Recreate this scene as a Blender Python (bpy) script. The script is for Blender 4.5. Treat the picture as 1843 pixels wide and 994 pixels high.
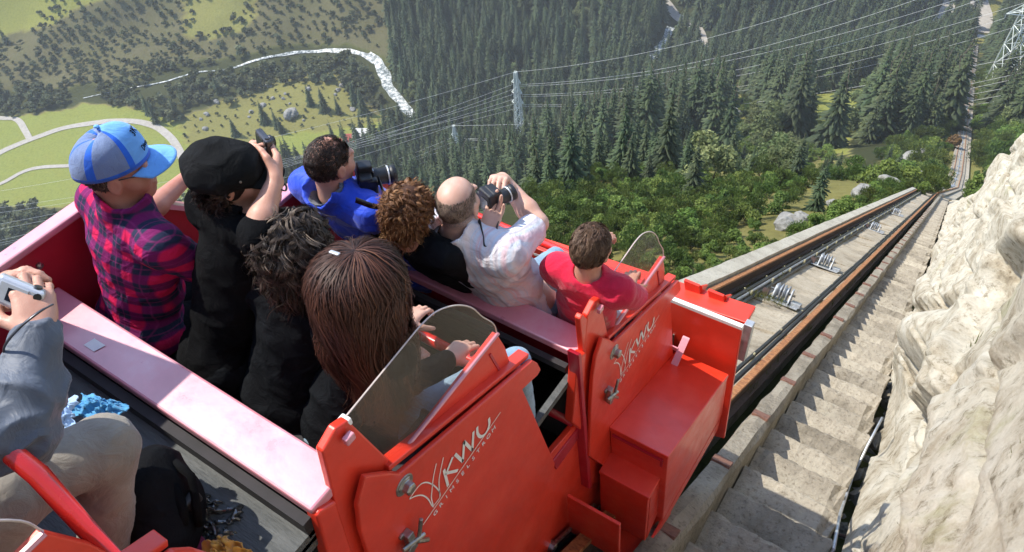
import bpy, bmesh, math, random, time
import numpy as np
from mathutils import Vector, Matrix
T0=time.time(); HAZE=.00022
scene=bpy.context.scene
for o in list(bpy.data.objects): bpy.data.objects.remove(o)
R_=math.radians
rng=np.random.default_rng(7); random.seed(7)
# ------------------------------------------------------------------ camera (at the world origin, looking down the line)
F=1444.0; CX,CY=921.5,497.0
def nrm(a):
    a=np.asarray(a,float); return a/np.linalg.norm(a)
_C=nrm([-1950-CX,-780-CY,F]); _T=np.array([1737-CX,300-CY,F]); _T=_T-_C*(_C@_T); _T=nrm(_T)
_N=-np.cross(_C,_T)
if _N[1]>0: _N=-_N
TH=R_(36.0)
RW=np.array([-_C,_T*math.cos(TH)+_N*math.sin(TH),_N*math.cos(TH)-_T*math.sin(TH)])   # rows: world axes in camera axes
def ray(u,v): return RW@np.array([u-CX,v-CY,F])/F
def P(u,v,d): return ray(u,v)*d
def onX(u,v,x): r=ray(u,v); return r*x/r[0]
def onY(u,v,y): r=ray(u,v); return r*y/r[1]
def onZ(u,v,z): r=ray(u,v); return r*z/r[2]
def proj(p):
    c=np.asarray(p)@RW; return np.stack([CX+F*c[...,0]/c[...,2],CY+F*c[...,1]/c[...,2],c[...,2]],-1)
cam=bpy.data.cameras.new('camera'); camo=bpy.data.objects.new('camera',cam); scene.collection.objects.link(camo)
cam.sensor_width=36; cam.lens=F*36/1843; cam.clip_start=0.05; cam.clip_end=6000
m=Matrix.Identity(4)
for i in range(3):
    m[i][0]=RW[i,0]; m[i][1]=-RW[i,1]; m[i][2]=-RW[i,2]
camo.matrix_world=m; scene.camera=camo
# ------------------------------------------------------------------ light
SUN=nrm([-0.985*math.cos(R_(54)),-0.17*math.cos(R_(54)),math.sin(R_(54))])      # towards the sun
w=bpy.data.worlds.new('World'); scene.world=w; w.use_nodes=True
nt=w.node_tree; bg=nt.nodes['Background']; sk=nt.nodes.new('ShaderNodeTexSky'); sk.sky_type='NISHITA'; sk.sun_disc=False
sk.sun_elevation=math.asin(SUN[2]); sk.sun_rotation=math.atan2(SUN[0],SUN[1]); sk.altitude=1500; sk.dust_density=1.2
nt.links.new(sk.outputs[0],bg.inputs[0]); bg.inputs[1].default_value=0.15
sl=bpy.data.lights.new('sun','SUN'); sl.energy=2.8; sl.angle=R_(0.5); sl.color=(1,.94,.83)
so=bpy.data.objects.new('sun',sl); scene.collection.objects.link(so)
so.rotation_euler=Vector(SUN).to_track_quat('Z','Y').to_euler()
scene.view_settings.view_transform='Standard'; scene.view_settings.look='None'; scene.view_settings.exposure=1.38
scene.render.engine='CYCLES'; scene.cycles.use_denoising=True; scene.cycles.max_bounces=6; scene.cycles.transparent_max_bounces=12
try: scene.cycles.denoiser='OPENIMAGEDENOISE'
except Exception: pass
# ------------------------------------------------------------------ mesh helpers
COL=scene.collection
def tag(o,label=None,cat=None,group=None,kind=None):
    if label: o['label']=label
    if cat: o['category']=cat
    if group: o['group']=group
    if kind: o['kind']=kind
    return o
def thing(name,loc,label,cat,group=None):
    o=bpy.data.objects.new(name,None); o.empty_display_size=.1; COL.objects.link(o); o.location=Vector(loc)
    return tag(o,label,cat,group)
def mesh(name,V,Fc,mat,smooth=False,attrs=None,mi=None):
    if len(V)==0: raise ValueError(name)
    me=bpy.data.meshes.new(name)
    V=np.asarray(V,np.float32)
    if isinstance(Fc,np.ndarray):
        n=len(Fc); k=Fc.shape[1]
        me.vertices.add(len(V)); me.vertices.foreach_set('co',V.ravel())
        me.loops.add(n*k); me.loops.foreach_set('vertex_index',Fc.astype(np.int32).ravel())
        me.polygons.add(n); me.polygons.foreach_set('loop_start',np.arange(0,n*k,k,dtype=np.int32))
        me.update(calc_edges=True)
    else:
        me.from_pydata(V.tolist(),[],Fc); me.update()
    mats=mat if isinstance(mat,(list,tuple)) else [mat]
    for q in mats: me.materials.append(q)
    if mi is not None: me.polygons.foreach_set('material_index',np.asarray(mi,np.int32))
    if smooth: me.polygons.foreach_set('use_smooth',np.ones(len(me.polygons),bool))
    for k_,(typ,dat) in (attrs or {}).items():
        a=me.attributes.new(k_,typ,'POINT')
        a.data.foreach_set('vector' if typ=='FLOAT_VECTOR' else 'value',np.asarray(dat,np.float32).ravel())
    return me
def obj(name,V,Fc,mat,parent=None,smooth=False,base=None,attrs=None,mi=None):
    """one mesh object; V in world space; with a parent (thing or part) it is stored relative to that parent's place"""
    V=np.asarray(V,float)
    if base is None:
        base=np.zeros(3)
        if parent is not None:
            q=parent
            while q is not None: base=base+np.array(q.location); q=q.parent
    base=np.asarray(base,float)
    me=mesh(name,V-base,Fc,mat,smooth,attrs,mi)
    o=bpy.data.objects.new(name,me); COL.objects.link(o)
    if parent is not None: o.parent=parent
    else: o.location=Vector(base)
    return o
def dup(o,name=None,parent=None,loc=None):
    c=o.copy(); COL.objects.link(c); c.parent=parent
    if loc is not None: c.location=Vector(loc)
    return c
class MB:
    def __init__(s): s.V=[]; s.F=[]; s.M=[]; s.n=0
    def add(s,V,Fc,m=0):
        V=np.asarray(V,float); s.V.append(V); s.F+= [tuple(int(i)+s.n for i in f) for f in Fc]; s.M+=[m]*len(Fc); s.n+=len(V); return s
    def box(s,c,sz,ax=None,m=0):
        c=np.asarray(c,float); ax=np.eye(3) if ax is None else np.asarray(ax,float)
        V=[c+ax[0]*sz[0]/2*i+ax[1]*sz[1]/2*j+ax[2]*sz[2]/2*k for k in(-1,1) for j in(-1,1) for i in(-1,1)]
        return s.add(V,[(0,2,3,1),(4,5,7,6),(0,1,5,4),(2,6,7,3),(0,4,6,2),(1,3,7,5)],m)
    def prism(s,poly,ext,m=0):
        """closed polygon (3-D points) pushed along the vector ext"""
        p=np.asarray(poly,float); n=len(p); V=np.vstack([p,p+np.asarray(ext)])
        nv=np.zeros(3)
        for i in range(n): nv+=np.cross(p[i],p[(i+1)%n])
        fl=nv@np.asarray(ext)>0
        f=[tuple(range(n))[::-1] if fl else tuple(range(n)), tuple(range(n,2*n)) if fl else tuple(range(n,2*n))[::-1]]
        for i in range(n):
            j=(i+1)%n; f.append((i,j,j+n,i+n) if fl else (j,i,i+n,j+n))
        return s.add(V,f,m)
    def tube(s,pts,r,n=8,m=0,cap=True):
        V,f=tube(pts,r,n,cap); return s.add(V,f,m)
    def lathe(s,c,axis,prof,n=16,m=0):
        axis=nrm(axis); a=nrm(np.cross(axis,[.3,.9,.1])); b=np.cross(axis,a); V=[];f=[]
        for (r,h) in prof:
            for k in range(n):
                t=2*math.pi*k/n; V.append(np.asarray(c)+axis*h+(a*math.cos(t)+b*math.sin(t))*r)
        for i in range(len(prof)-1):
            for k in range(n):
                q=(k+1)%n; f.append((i*n+k,i*n+q,(i+1)*n+q,(i+1)*n+k))
        f.append(tuple(range(n))[::-1]); L=(len(prof)-1)*n; f.append(tuple(range(L,L+n)))
        return s.add(V,f,m)
    def build(s,name,mat,parent=None,smooth=False,base=None,bevel=0,seg=2):
        o=obj(name,np.vstack(s.V),s.F,mat,parent,smooth,base,mi=s.M if isinstance(mat,(list,tuple)) else None)
        if bevel:
            b=o.modifiers.new('bevel','BEVEL'); b.width=bevel; b.segments=seg; b.limit_method='ANGLE'; b.angle_limit=R_(35)
        return o
def tube(pts,r,n=8,cap=True):
    pts=np.asarray(pts,float); N=len(pts); r=np.broadcast_to(np.asarray(r,float),(N,))
    t=np.gradient(pts,axis=0); t/=np.linalg.norm(t,axis=1)[:,None]+1e-12
    u=np.cross(t[0],[0,0,1]); 
    if np.linalg.norm(u)<.1: u=np.cross(t[0],[1,0,0])
    u=nrm(u); V=[]
    for i in range(N):
        u=nrm(u-t[i]*(u@t[i])); b=np.cross(t[i],u)
        for k in range(n):
            a=2*math.pi*k/n; V.append(pts[i]+r[i]*(u*math.cos(a)+b*math.sin(a)))
    f=[]
    for i in range(N-1):
        for k in range(n):
            q=(k+1)%n; f.append((i*n+k,(i+1)*n+k,(i+1)*n+q,i*n+q)[::-1])
    if cap: f.append(tuple(range(n))[::-1]); f.append(tuple(range((N-1)*n,N*n)))
    return np.array(V),f
# numpy noise
def _h(ix,iy,iz):
    a=(ix*374761393+iy*668265263+iz*2147483647+1013904223)&0xffffffff
    a=((a^(a>>13))*1274126177)&0xffffffff; a=((a^(a>>16))*2246822519)&0xffffffff
    return ((a^(a>>15))&0xffffff)/float(0xffffff)
def vnoise(p):
    p=np.asarray(p,float); i=np.floor(p).astype(np.int64); f=p-i; f=f*f*(3-2*f); r=0
    for dx in(0,1):
        for dy in(0,1):
            for dz in(0,1):
                wgt=(f[...,0] if dx else 1-f[...,0])*(f[...,1] if dy else 1-f[...,1])*(f[...,2] if dz else 1-f[...,2])
                r=r+wgt*_h(i[...,0]+dx,i[...,1]+dy,i[...,2]+dz)
    return r*2-1
def fbm(p,o=4,g=.5,l=2.03):
    a=1;r=0;p=np.asarray(p,float)
    for k in range(o): r=r+a*vnoise(p+17.3*k); p=p*l; a*=g
    return r
def sst(a,b,x):
    t=np.clip((x-a)/(b-a),0,1); return t*t*(3-2*t)
# ------------------------------------------------------------------ materials
def new_mat(name):
    mt=bpy.data.materials.new(name); mt.use_nodes=True; return mt,mt.node_tree.nodes,mt.node_tree.links,mt.node_tree.nodes['Principled BSDF']
def N_(nd,t,**kw):
    q=nd.new(t)
    for k,v in kw.items():
        if k.startswith('i_'): q.inputs[int(k[2:]) if k[2:].isdigit() else k[2:]].default_value=v
        else: setattr(q,k,v)
    return q
def ramp(nd,stops,interp='LINEAR'):
    r=nd.new('ShaderNodeValToRGB'); r.color_ramp.interpolation=interp; e=r.color_ramp.elements
    while len(e)<len(stops): e.new(.5)
    for q,(p,c) in zip(e,stops): q.position=p; q.color=(*c,1) if len(c)==3 else c
    return r
def mat(name,c1,c2=None,scale=6,rough=.6,rough2=None,bump=0,bscale=40,spec=.5,metal=0,coat=0,detail=4,objrand=0,stretch=None,lo=.35,hi=.65,c3=None,sub=0,bdist=.02,coord='Object'):
    mt,nd,lk,b=new_mat(name); b.inputs['Roughness'].default_value=rough; b.inputs['Metallic'].default_value=metal
    b.inputs['Specular IOR Level'].default_value=spec
    if coat: b.inputs['Coat Weight'].default_value=coat; b.inputs['Coat Roughness'].default_value=.12
    if sub: b.inputs['Subsurface Weight'].default_value=sub; b.inputs['Subsurface Radius'].default_value=(.012,.005,.003); b.inputs['Subsurface Scale'].default_value=1
    tc=N_(nd,'ShaderNodeTexCoord'); src=tc.outputs[coord]
    if stretch:
        mp=N_(nd,'ShaderNodeMapping'); mp.inputs['Scale'].default_value=stretch; lk.new(src,mp.inputs[0]); src=mp.outputs[0]
    if c2 is None: c2=tuple(x*.8 for x in c1)
    n=N_(nd,'ShaderNodeTexNoise',i_Scale=scale,i_Detail=detail,i_Roughness=.6); lk.new(src,n.inputs['Vector'])
    st=[(lo,c2),(hi,c1)] if c3 is None else [(lo,c2),((lo+hi)/2,c1),(hi,c3)]
    r=ramp(nd,st); lk.new(n.outputs[0],r.inputs[0]); out=r.outputs[0]
    if objrand:
        oi=N_(nd,'ShaderNodeObjectInfo'); hs=N_(nd,'ShaderNodeHueSaturation')
        mr=N_(nd,'ShaderNodeMapRange'); mr.inputs[3].default_value=1-objrand; mr.inputs[4].default_value=1+objrand
        lk.new(oi.outputs['Random'],mr.inputs[0]); lk.new(mr.outputs[0],hs.inputs['Value']); lk.new(out,hs.inputs['Color'])
        mr2=N_(nd,'ShaderNodeMapRange'); mr2.inputs[3].default_value=.5-objrand*.05; mr2.inputs[4].default_value=.5+objrand*.07
        m2=N_(nd,'ShaderNodeMath',operation='FRACT'); m3=N_(nd,'ShaderNodeMath',operation='MULTIPLY',i_1=7.31); lk.new(oi.outputs['Random'],m3.inputs[0]); lk.new(m3.outputs[0],m2.inputs[0]); lk.new(m2.outputs[0],mr2.inputs[0]); lk.new(mr2.outputs[0],hs.inputs['Hue'])
        out=hs.outputs[0]
    lk.new(out,b.inputs['Base Color'])
    if rough2 is not None:
        rr=N_(nd,'ShaderNodeMapRange',i_3=rough,i_4=rough2); n3=N_(nd,'ShaderNodeTexNoise',i_Scale=scale*2.3,i_Detail=5); lk.new(src,n3.inputs['Vector']); rr.inputs[1].default_value=.35; rr.inputs[2].default_value=.65
        lk.new(n3.outputs[0],rr.inputs[0]); lk.new(rr.outputs[0],b.inputs['Roughness'])
    if bump:
        n2=N_(nd,'ShaderNodeTexNoise',i_Scale=bscale,i_Detail=5); lk.new(src,n2.inputs['Vector'])
        bp=N_(nd,'ShaderNodeBump',i_Strength=bump,i_Distance=bdist); lk.new(n2.outputs[0],bp.inputs['Height']); lk.new(bp.outputs[0],b.inputs['Normal'])
    return mt
M={}
def red_paint(name,c,chip=.5,rough=.38,coat=.25):
    mt,nd,lk,b=new_mat(name); tc=N_(nd,'ShaderNodeTexCoord')
    n=N_(nd,'ShaderNodeTexNoise',i_Scale=3.2,i_Detail=6,i_Roughness=.65); lk.new(tc.outputs['Object'],n.inputs['Vector'])
    r=ramp(nd,[(.3,tuple(x*.82 for x in c)),(.55,c),(.75,(min(1,c[0]*1.06),c[1]*1.5+.01,c[2]*1.5+.01))]); lk.new(n.outputs[0],r.inputs[0])
    n2=N_(nd,'ShaderNodeTexNoise',i_Scale=38,i_Detail=6,i_Roughness=.7); lk.new(tc.outputs['Object'],n2.inputs['Vector'])
    r2=ramp(nd,[(.70,(0,0,0)),(.735,(1,1,1))]); lk.new(n2.outputs[0],r2.inputs[0])
    mx=N_(nd,'ShaderNodeMix',data_type='RGBA'); mx.inputs[7].default_value=(.34,.25,.22,1)
    mu=N_(nd,'ShaderNodeMath',operation='MULTIPLY',i_1=chip); lk.new(r2.outputs[0],mu.inputs[0]); lk.new(mu.outputs[0],mx.inputs[0]); lk.new(r.outputs[0],mx.inputs[6]); lk.new(mx.outputs[2],b.inputs['Base Color'])
    n3=N_(nd,'ShaderNodeTexNoise',i_Scale=9,i_Detail=7,i_Roughness=.7); lk.new(tc.outputs['Object'],n3.inputs['Vector'])
    mr=N_(nd,'ShaderNodeMapRange',i_1=.3,i_2=.7,i_3=rough-.1,i_4=rough+.16); lk.new(n3.outputs[0],mr.inputs[0]); lk.new(mr.outputs[0],b.inputs['Roughness'])
    b.inputs['Coat Weight'].default_value=coat; b.inputs['Coat Roughness'].default_value=.16
    bp=N_(nd,'ShaderNodeBump',i_Strength=.12,i_Distance=.01); lk.new(n3.outputs[0],bp.inputs['Height']); lk.new(bp.outputs[0],b.inputs['Normal'])
    return mt
M['red']=red_paint('red_paint',(.72,.042,.018))
M['redboard']=red_paint('faded_glare_paint',(.66,.25,.31),chip=.35,rough=.35,coat=1.0); M['redboard'].node_tree.nodes['Principled BSDF'].inputs['Specular IOR Level'].default_value=1.0; M['redboard'].node_tree.nodes['Principled BSDF'].inputs['Coat Roughness'].default_value=.26; M['redboard'].node_tree.nodes['Principled BSDF'].inputs['Coat IOR'].default_value=1.5; M['redboard'].node_tree.nodes['Principled BSDF'].inputs['IOR'].default_value=1.5  # faded red paint, paled further to carry the sun glare on the boards
M['redtube']=red_paint('tube_paint',(.62,.02,.015),chip=.3,rough=.22,coat=.6)
M['deepred']=red_paint('shaded_red_paint',(.42,.012,.03))  # darker copy of the red; the left walls carry their shade in it
M['steel']=mat('steel',(.45,.44,.41),(.25,.23,.2),30,.32,metal=.9,bump=.1)
M['galv']=mat('galvanised',(.52,.54,.55),(.36,.38,.4),14,.45,metal=.6)
M['pipe']=mat('grey_pipe',(.33,.35,.37),(.2,.22,.24),12,.4,metal=.3)
M['blackpipe']=mat('black_pipe',(.03,.035,.04),(.015,.017,.02),12,.45)
M['rust']=mat('rail_rust',(.36,.15,.055),(.20,.075,.035),22,.62,.45,bump=.2,bscale=90,c3=(.45,.21,.085),spec=.5)
M['rustshade']=mat('rust_and_shade',(.06,.032,.025),(.03,.017,.014),22,.8,bump=.3,bscale=60)  # rust darkened so the rail webs carry the shade below the heads
M['plate']=mat('rusty_plate',(.22,.105,.07),(.12,.06,.045),20,.75,bump=.3)
M['white']=mat('white_paint',(.8,.8,.78),(.74,.73,.72),20,.5)
M['floor']=mat('floor_rubber',(.10,.105,.105),(.06,.065,.066),5,.75,bump=.5,bscale=22,stretch=(1,6,1))
M['inshade']=mat('inside_shade',(.025,.022,.026),(.015,.014,.016),8,.8)  # near black stands in for the shade inside the car
M['lock']=mat('clamp_metal',(.5,.47,.3),(.3,.27,.16),18,.55,metal=.4)
# concrete
def concrete(name,c1,c2,c3,bump=.6,objr=.08):
    mt,nd,lk,b=new_mat(name); g=N_(nd,'ShaderNodeNewGeometry'); b.inputs['Roughness'].default_value=.92; b.inputs['Specular IOR Level'].default_value=.2
    n=N_(nd,'ShaderNodeTexNoise',i_Scale=1.7,i_Detail=9,i_Roughness=.68); lk.new(g.outputs['Position'],n.inputs['Vector'])
    r=ramp(nd,[(.3,c2),(.5,c1),(.72,c3)]); lk.new(n.outputs[0],r.inputs[0])
    n2=N_(nd,'ShaderNodeTexNoise',i_Scale=26,i_Detail=6,i_Roughness=.7); lk.new(g.outputs['Position'],n2.inputs['Vector'])
    r2=ramp(nd,[(.32,(.55,.52,.47)),(.47,(1,1,1)),(.8,(1.12,1.1,1.05))]); lk.new(n2.outputs[0],r2.inputs[0])
    mx=N_(nd,'ShaderNodeMix',data_type='RGBA',blend_type='MULTIPLY'); mx.inputs[0].default_value=1; lk.new(r.outputs[0],mx.inputs[6]); lk.new(r2.outputs[0],mx.inputs[7])
    oi=N_(nd,'ShaderNodeObjectInfo'); hs=N_(nd,'ShaderNodeHueSaturation'); mr=N_(nd,'ShaderNodeMapRange',i_3=1-objr,i_4=1+objr); lk.new(oi.outputs['Random'],mr.inputs[0]); lk.new(mr.outputs[0],hs.inputs['Value']); lk.new(mx.outputs[2],hs.inputs['Color']); lk.new(hs.outputs[0],b.inputs['Base Color'])
    n3=N_(nd,'ShaderNodeTexNoise',i_Scale=14,i_Detail=10,i_Roughness=.75); lk.new(g.outputs['Position'],n3.inputs['Vector'])
    bp=N_(nd,'ShaderNodeBump',i_Strength=bump,i_Distance=.04); lk.new(n3.outputs[0],bp.inputs['Height']); lk.new(bp.outputs[0],b.inputs['Normal'])
    return mt
M['conc']=concrete('weathered_concrete',(.35,.31,.245),(.19,.165,.125),(.44,.40,.32),.8,.17)
M['concp']=concrete('pale_concrete',(.47,.44,.36),(.34,.31,.25),(.53,.5,.42))
M['bed']=concrete('track_bed_concrete',(.40,.345,.26),(.25,.21,.15),(.47,.42,.33))
M['gapshade']=concrete('gap_shade_concrete',(.09,.08,.065),(.05,.045,.035),(.13,.12,.1))  # concrete with the shade of the deep gaps put into its colour
def fabric(name,c1,c2=None,bscale=500,bump=.3,rough=.85,fold=0,sheen=.2):
    mt,nd,lk,b=new_mat(name); tc=N_(nd,'ShaderNodeTexCoord'); c2=c2 or tuple(x*.75 for x in c1)
    n=N_(nd,'ShaderNodeTexNoise',i_Scale=9,i_Detail=5); lk.new(tc.outputs['Object'],n.inputs['Vector']); r=ramp(nd,[(.35,c2),(.65,c1)]); lk.new(n.outputs[0],r.inputs[0]); lk.new(r.outputs[0],b.inputs['Base Color'])
    b.inputs['Roughness'].default_value=rough; b.inputs['Specular IOR Level'].default_value=.25 if max(c1)>.03 else .08; b.inputs['Sheen Weight'].default_value=sheen
    n2=N_(nd,'ShaderNodeTexNoise',i_Scale=bscale,i_Detail=2); lk.new(tc.outputs['Object'],n2.inputs['Vector'])
    n3=N_(nd,'ShaderNodeTexNoise',i_Scale=13,i_Detail=4,i_Roughness=.55); n3.inputs['Distortion'].default_value=1.2; lk.new(tc.outputs['Object'],n3.inputs['Vector'])
    b1=N_(nd,'ShaderNodeBump',i_Strength=bump,i_Distance=.004); lk.new(n2.outputs[0],b1.inputs['Height'])
    b2=N_(nd,'ShaderNodeBump',i_Strength=.35,i_Distance=.03); lk.new(n3.outputs[0],b2.inputs['Height']); lk.new(b1.outputs[0],b2.inputs['Normal']); lk.new(b2.outputs[0],b.inputs['Normal'])
    return mt
M['blackfleece']=fabric('black_fleece',(.0075,.008,.009),(.004,.0042,.005),rough=.95,sheen=0)
M['blackknit']=fabric('black_knit',(.009,.0105,.013),(.005,.0055,.007),sheen=0)
M['blue']=fabric('blue_shell',(.016,.07,.62),(.01,.045,.46),bscale=900,bump=.08,rough=.55)
M['redshirt']=fabric('red_tshirt',(.64,.012,.055),(.5,.008,.04))
M['greyshell']=fabric('grey_shell',(.115,.135,.175),(.08,.095,.125),bscale=900,bump=.08,rough=.5)
M['khaki']=fabric('khaki_cloth',(.27,.24,.20),(.21,.185,.155))
M['denim']=fabric('washed_denim',(.27,.40,.52),(.19,.30,.41),bscale=700)
M['paledenim']=fabric('pale_denim',(.50,.62,.72),(.40,.52,.62),bscale=700)
M['capblue']=fabric('blue_cap_cloth',(.16,.42,.86),(.13,.35,.76),rough=.75)
M['capdeep']=fabric('deep_blue_cap_cloth',(.025,.15,.75),(.02,.12,.6))
M['capmesh']=fabric('cap_mesh',(.22,.30,.50),(.15,.22,.42),bscale=420,bump=1.0)
M['capblack']=fabric('black_cap_cloth',(.013,.0135,.0145),(.007,.0075,.008),sheen=0)
M['lightblue']=fabric('light_blue_cloth',(.10,.36,.62),(.07,.27,.5))
M['paleblue']=fabric('pale_blue_cloth',(.45,.62,.85),(.36,.52,.75))
M['orange']=fabric('orange_cloth',(.72,.36,.07),(.6,.27,.04))
M['maroon']=fabric('maroon_webbing',(.16,.012,.06),(.12,.01,.045))
M['blackplastic']=mat('black_plastic',(.018,.018,.02),(.01,.01,.012),20,.42,bump=.1,bscale=300)
M['gloss']=mat('lens_glass',(.01,.012,.02),(.005,.006,.012),4,.06)
M['silver']=mat('silver_plastic',(.62,.63,.65),(.55,.56,.58),20,.32,metal=.5)
M['gunmetal']=mat('gunmetal',(.1,.1,.11),(.07,.07,.075),20,.3,metal=.7)
def skin(name,c,c2):
    mt,nd,lk,b=new_mat(name); tc=N_(nd,'ShaderNodeTexCoord')
    n=N_(nd,'ShaderNodeTexNoise',i_Scale=14,i_Detail=5,i_Roughness=.6); lk.new(tc.outputs['Object'],n.inputs['Vector']); r=ramp(nd,[(.3,c2),(.62,c)]); lk.new(n.outputs[0],r.inputs[0])
    at=N_(nd,'ShaderNodeAttribute',attribute_name='tint'); mx=N_(nd,'ShaderNodeMix',data_type='RGBA'); mx.inputs[7].default_value=(.17,.165,.17,1)
    n4=N_(nd,'ShaderNodeTexNoise',i_Scale=160,i_Detail=3); lk.new(tc.outputs['Object'],n4.inputs['Vector']); ml=N_(nd,'ShaderNodeMath',operation='MULTIPLY'); mr=N_(nd,'ShaderNodeMapRange',i_1=.3,i_2=.65,i_3=.35,i_4=1); lk.new(n4.outputs[0],mr.inputs[0]); lk.new(mr.outputs[0],ml.inputs[0]); lk.new(at.outputs['Fac'],ml.inputs[1])
    lk.new(ml.outputs[0],mx.inputs[0]); lk.new(r.outputs[0],mx.inputs[6]); lk.new(mx.outputs[2],b.inputs['Base Color'])
    b.inputs['Roughness'].default_value=.5; b.inputs['Subsurface Weight'].default_value=.12; b.inputs['Subsurface Radius'].default_value=(.012,.005,.003); b.inputs['Subsurface Scale'].default_value=1
    n2=N_(nd,'ShaderNodeTexNoise',i_Scale=260,i_Detail=3); lk.new(tc.outputs['Object'],n2.inputs['Vector']); bp=N_(nd,'ShaderNodeBump',i_Strength=.2,i_Distance=.003); lk.new(n2.outputs[0],bp.inputs['Height']); lk.new(bp.outputs[0],b.inputs['Normal'])
    return mt
M['skin']=skin('skin',(.56,.30,.215),(.47,.225,.155))
M['skinred']=skin('ruddy_skin',(.54,.25,.175),(.44,.17,.115))
M['skinpale']=skin('pale_skin',(.62,.38,.29),(.54,.30,.22))
def hairmat(name,stops,rough=.55,spec=.28):
    mt,nd,lk,b=new_mat(name); at=N_(nd,'ShaderNodeAttribute',attribute_name='shade'); r=ramp(nd,stops); lk.new(at.outputs['Fac'],r.inputs[0]); lk.new(r.outputs[0],b.inputs['Base Color'])
    b.inputs['Roughness'].default_value=rough; b.inputs['Specular IOR Level'].default_value=spec; return mt
M['hbrown']=hairmat('brown_hair',[(0,(.012,.0055,.0045)),(.40,(.040,.016,.011)),(.72,(.11,.042,.025)),(1,(.32,.14,.055))])
M['hgrey']=hairmat('greying_hair',[(0,(.014,.010,.009)),(.4,(.042,.030,.024)),(.75,(.13,.095,.072)),(1,(.34,.26,.19))])
M['hcurl']=hairmat('auburn_hair',[(0,(.035,.014,.007)),(.4,(.13,.056,.025)),(.75,(.34,.17,.07)),(1,(.62,.40,.20))])
M['hdark']=hairmat('dark_hair',[(0,(.009,.006,.005)),(.5,(.022,.013,.010)),(.85,(.055,.032,.022)),(1,(.10,.06,.04))])
M['hboy']=hairmat('light_brown_hair',[(0,(.04,.022,.014)),(.45,(.10,.057,.035)),(.8,(.2,.125,.075)),(1,(.36,.25,.15))])
def uvmat(name,kind):
    mt,nd,lk,b=new_mat(name); at=N_(nd,'ShaderNodeAttribute',attribute_name='uvw'); sp=N_(nd,'ShaderNodeSeparateXYZ'); lk.new(at.outputs['Vector'],sp.inputs[0])
    b.inputs['Roughness'].default_value=.85; b.inputs['Specular IOR Level'].default_value=.2
    def band(sock,freq,off,wd,soft=.04):
        a=N_(nd,'ShaderNodeMath',operation='MULTIPLY_ADD',i_1=freq,i_2=off); lk.new(sock,a.inputs[0]); f=N_(nd,'ShaderNodeMath',operation='FRACT'); lk.new(a.outputs[0],f.inputs[0])
        s=N_(nd,'ShaderNodeMath',operation='SUBTRACT',i_1=.5); lk.new(f.outputs[0],s.inputs[0]); ab=N_(nd,'ShaderNodeMath',operation='ABSOLUTE'); lk.new(s.outputs[0],ab.inputs[0])
        mr=N_(nd,'ShaderNodeMapRange',i_1=wd/2+soft,i_2=wd/2-soft); lk.new(ab.outputs[0],mr.inputs[0]); return mr.outputs[0]
    def mix(fac,a,c):
        mx=N_(nd,'ShaderNodeMix',data_type='RGBA'); lk.new(fac,mx.inputs[0])
        if isinstance(a,tuple): mx.inputs[6].default_value=(*a,1)
        else: lk.new(a,mx.inputs[6])
        if isinstance(c,tuple): mx.inputs[7].default_value=(*c,1)
        else: lk.new(c,mx.inputs[7])
        return mx.outputs[2]
    if kind=='plaid':
        bx=band(sp.outputs[0],12.5,.1,.46); bz=band(sp.outputs[2],12,.0,.46)
        half=mix(bz,(.022,.028,.065),(.17,.012,.10)); half2=mix(bz,(.17,.012,.10),(.62,.012,.09)); c=mix(bx,half,half2)
        for s_,fr,of in((sp.outputs[0],12.5,.6),(sp.outputs[2],12,.5)): 
            l=band(s_,fr,of,.05,.02); k=N_(nd,'ShaderNodeMath',operation='MULTIPLY',i_1=.5); lk.new(l,k.inputs[0]); c=mix(k.outputs[0],c,(.30,.03,.16))
    else:
        c=mix(band(sp.outputs[0],26,.2,.35,.1),(.70,.64,.66),(.62,.66,.74))
        c=mix(band(sp.outputs[0],13,.55,.16,.06),c,(.46,.44,.50)); c=mix(band(sp.outputs[0],8.6,.25,.14,.07),c,(.70,.50,.55)); c=mix(band(sp.outputs[0],31,.0,.12,.05),c,(.60,.63,.70))
    lk.new(c,b.inputs['Base Color'])
    tc=N_(nd,'ShaderNodeTexCoord'); n3=N_(nd,'ShaderNodeTexNoise',i_Scale=12,i_Detail=4,i_Roughness=.55); n3.inputs['Distortion'].default_value=1.3; lk.new(tc.outputs['Object'],n3.inputs['Vector']); b2=N_(nd,'ShaderNodeBump',i_Strength=.45,i_Distance=.035); lk.new(n3.outputs[0],b2.inputs['Height']); lk.new(b2.outputs[0],b.inputs['Normal'])
    return mt
M['plaid']=uvmat('plaid_flannel','plaid'); M['stripe']=uvmat('striped_cotton','stripe')
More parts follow.
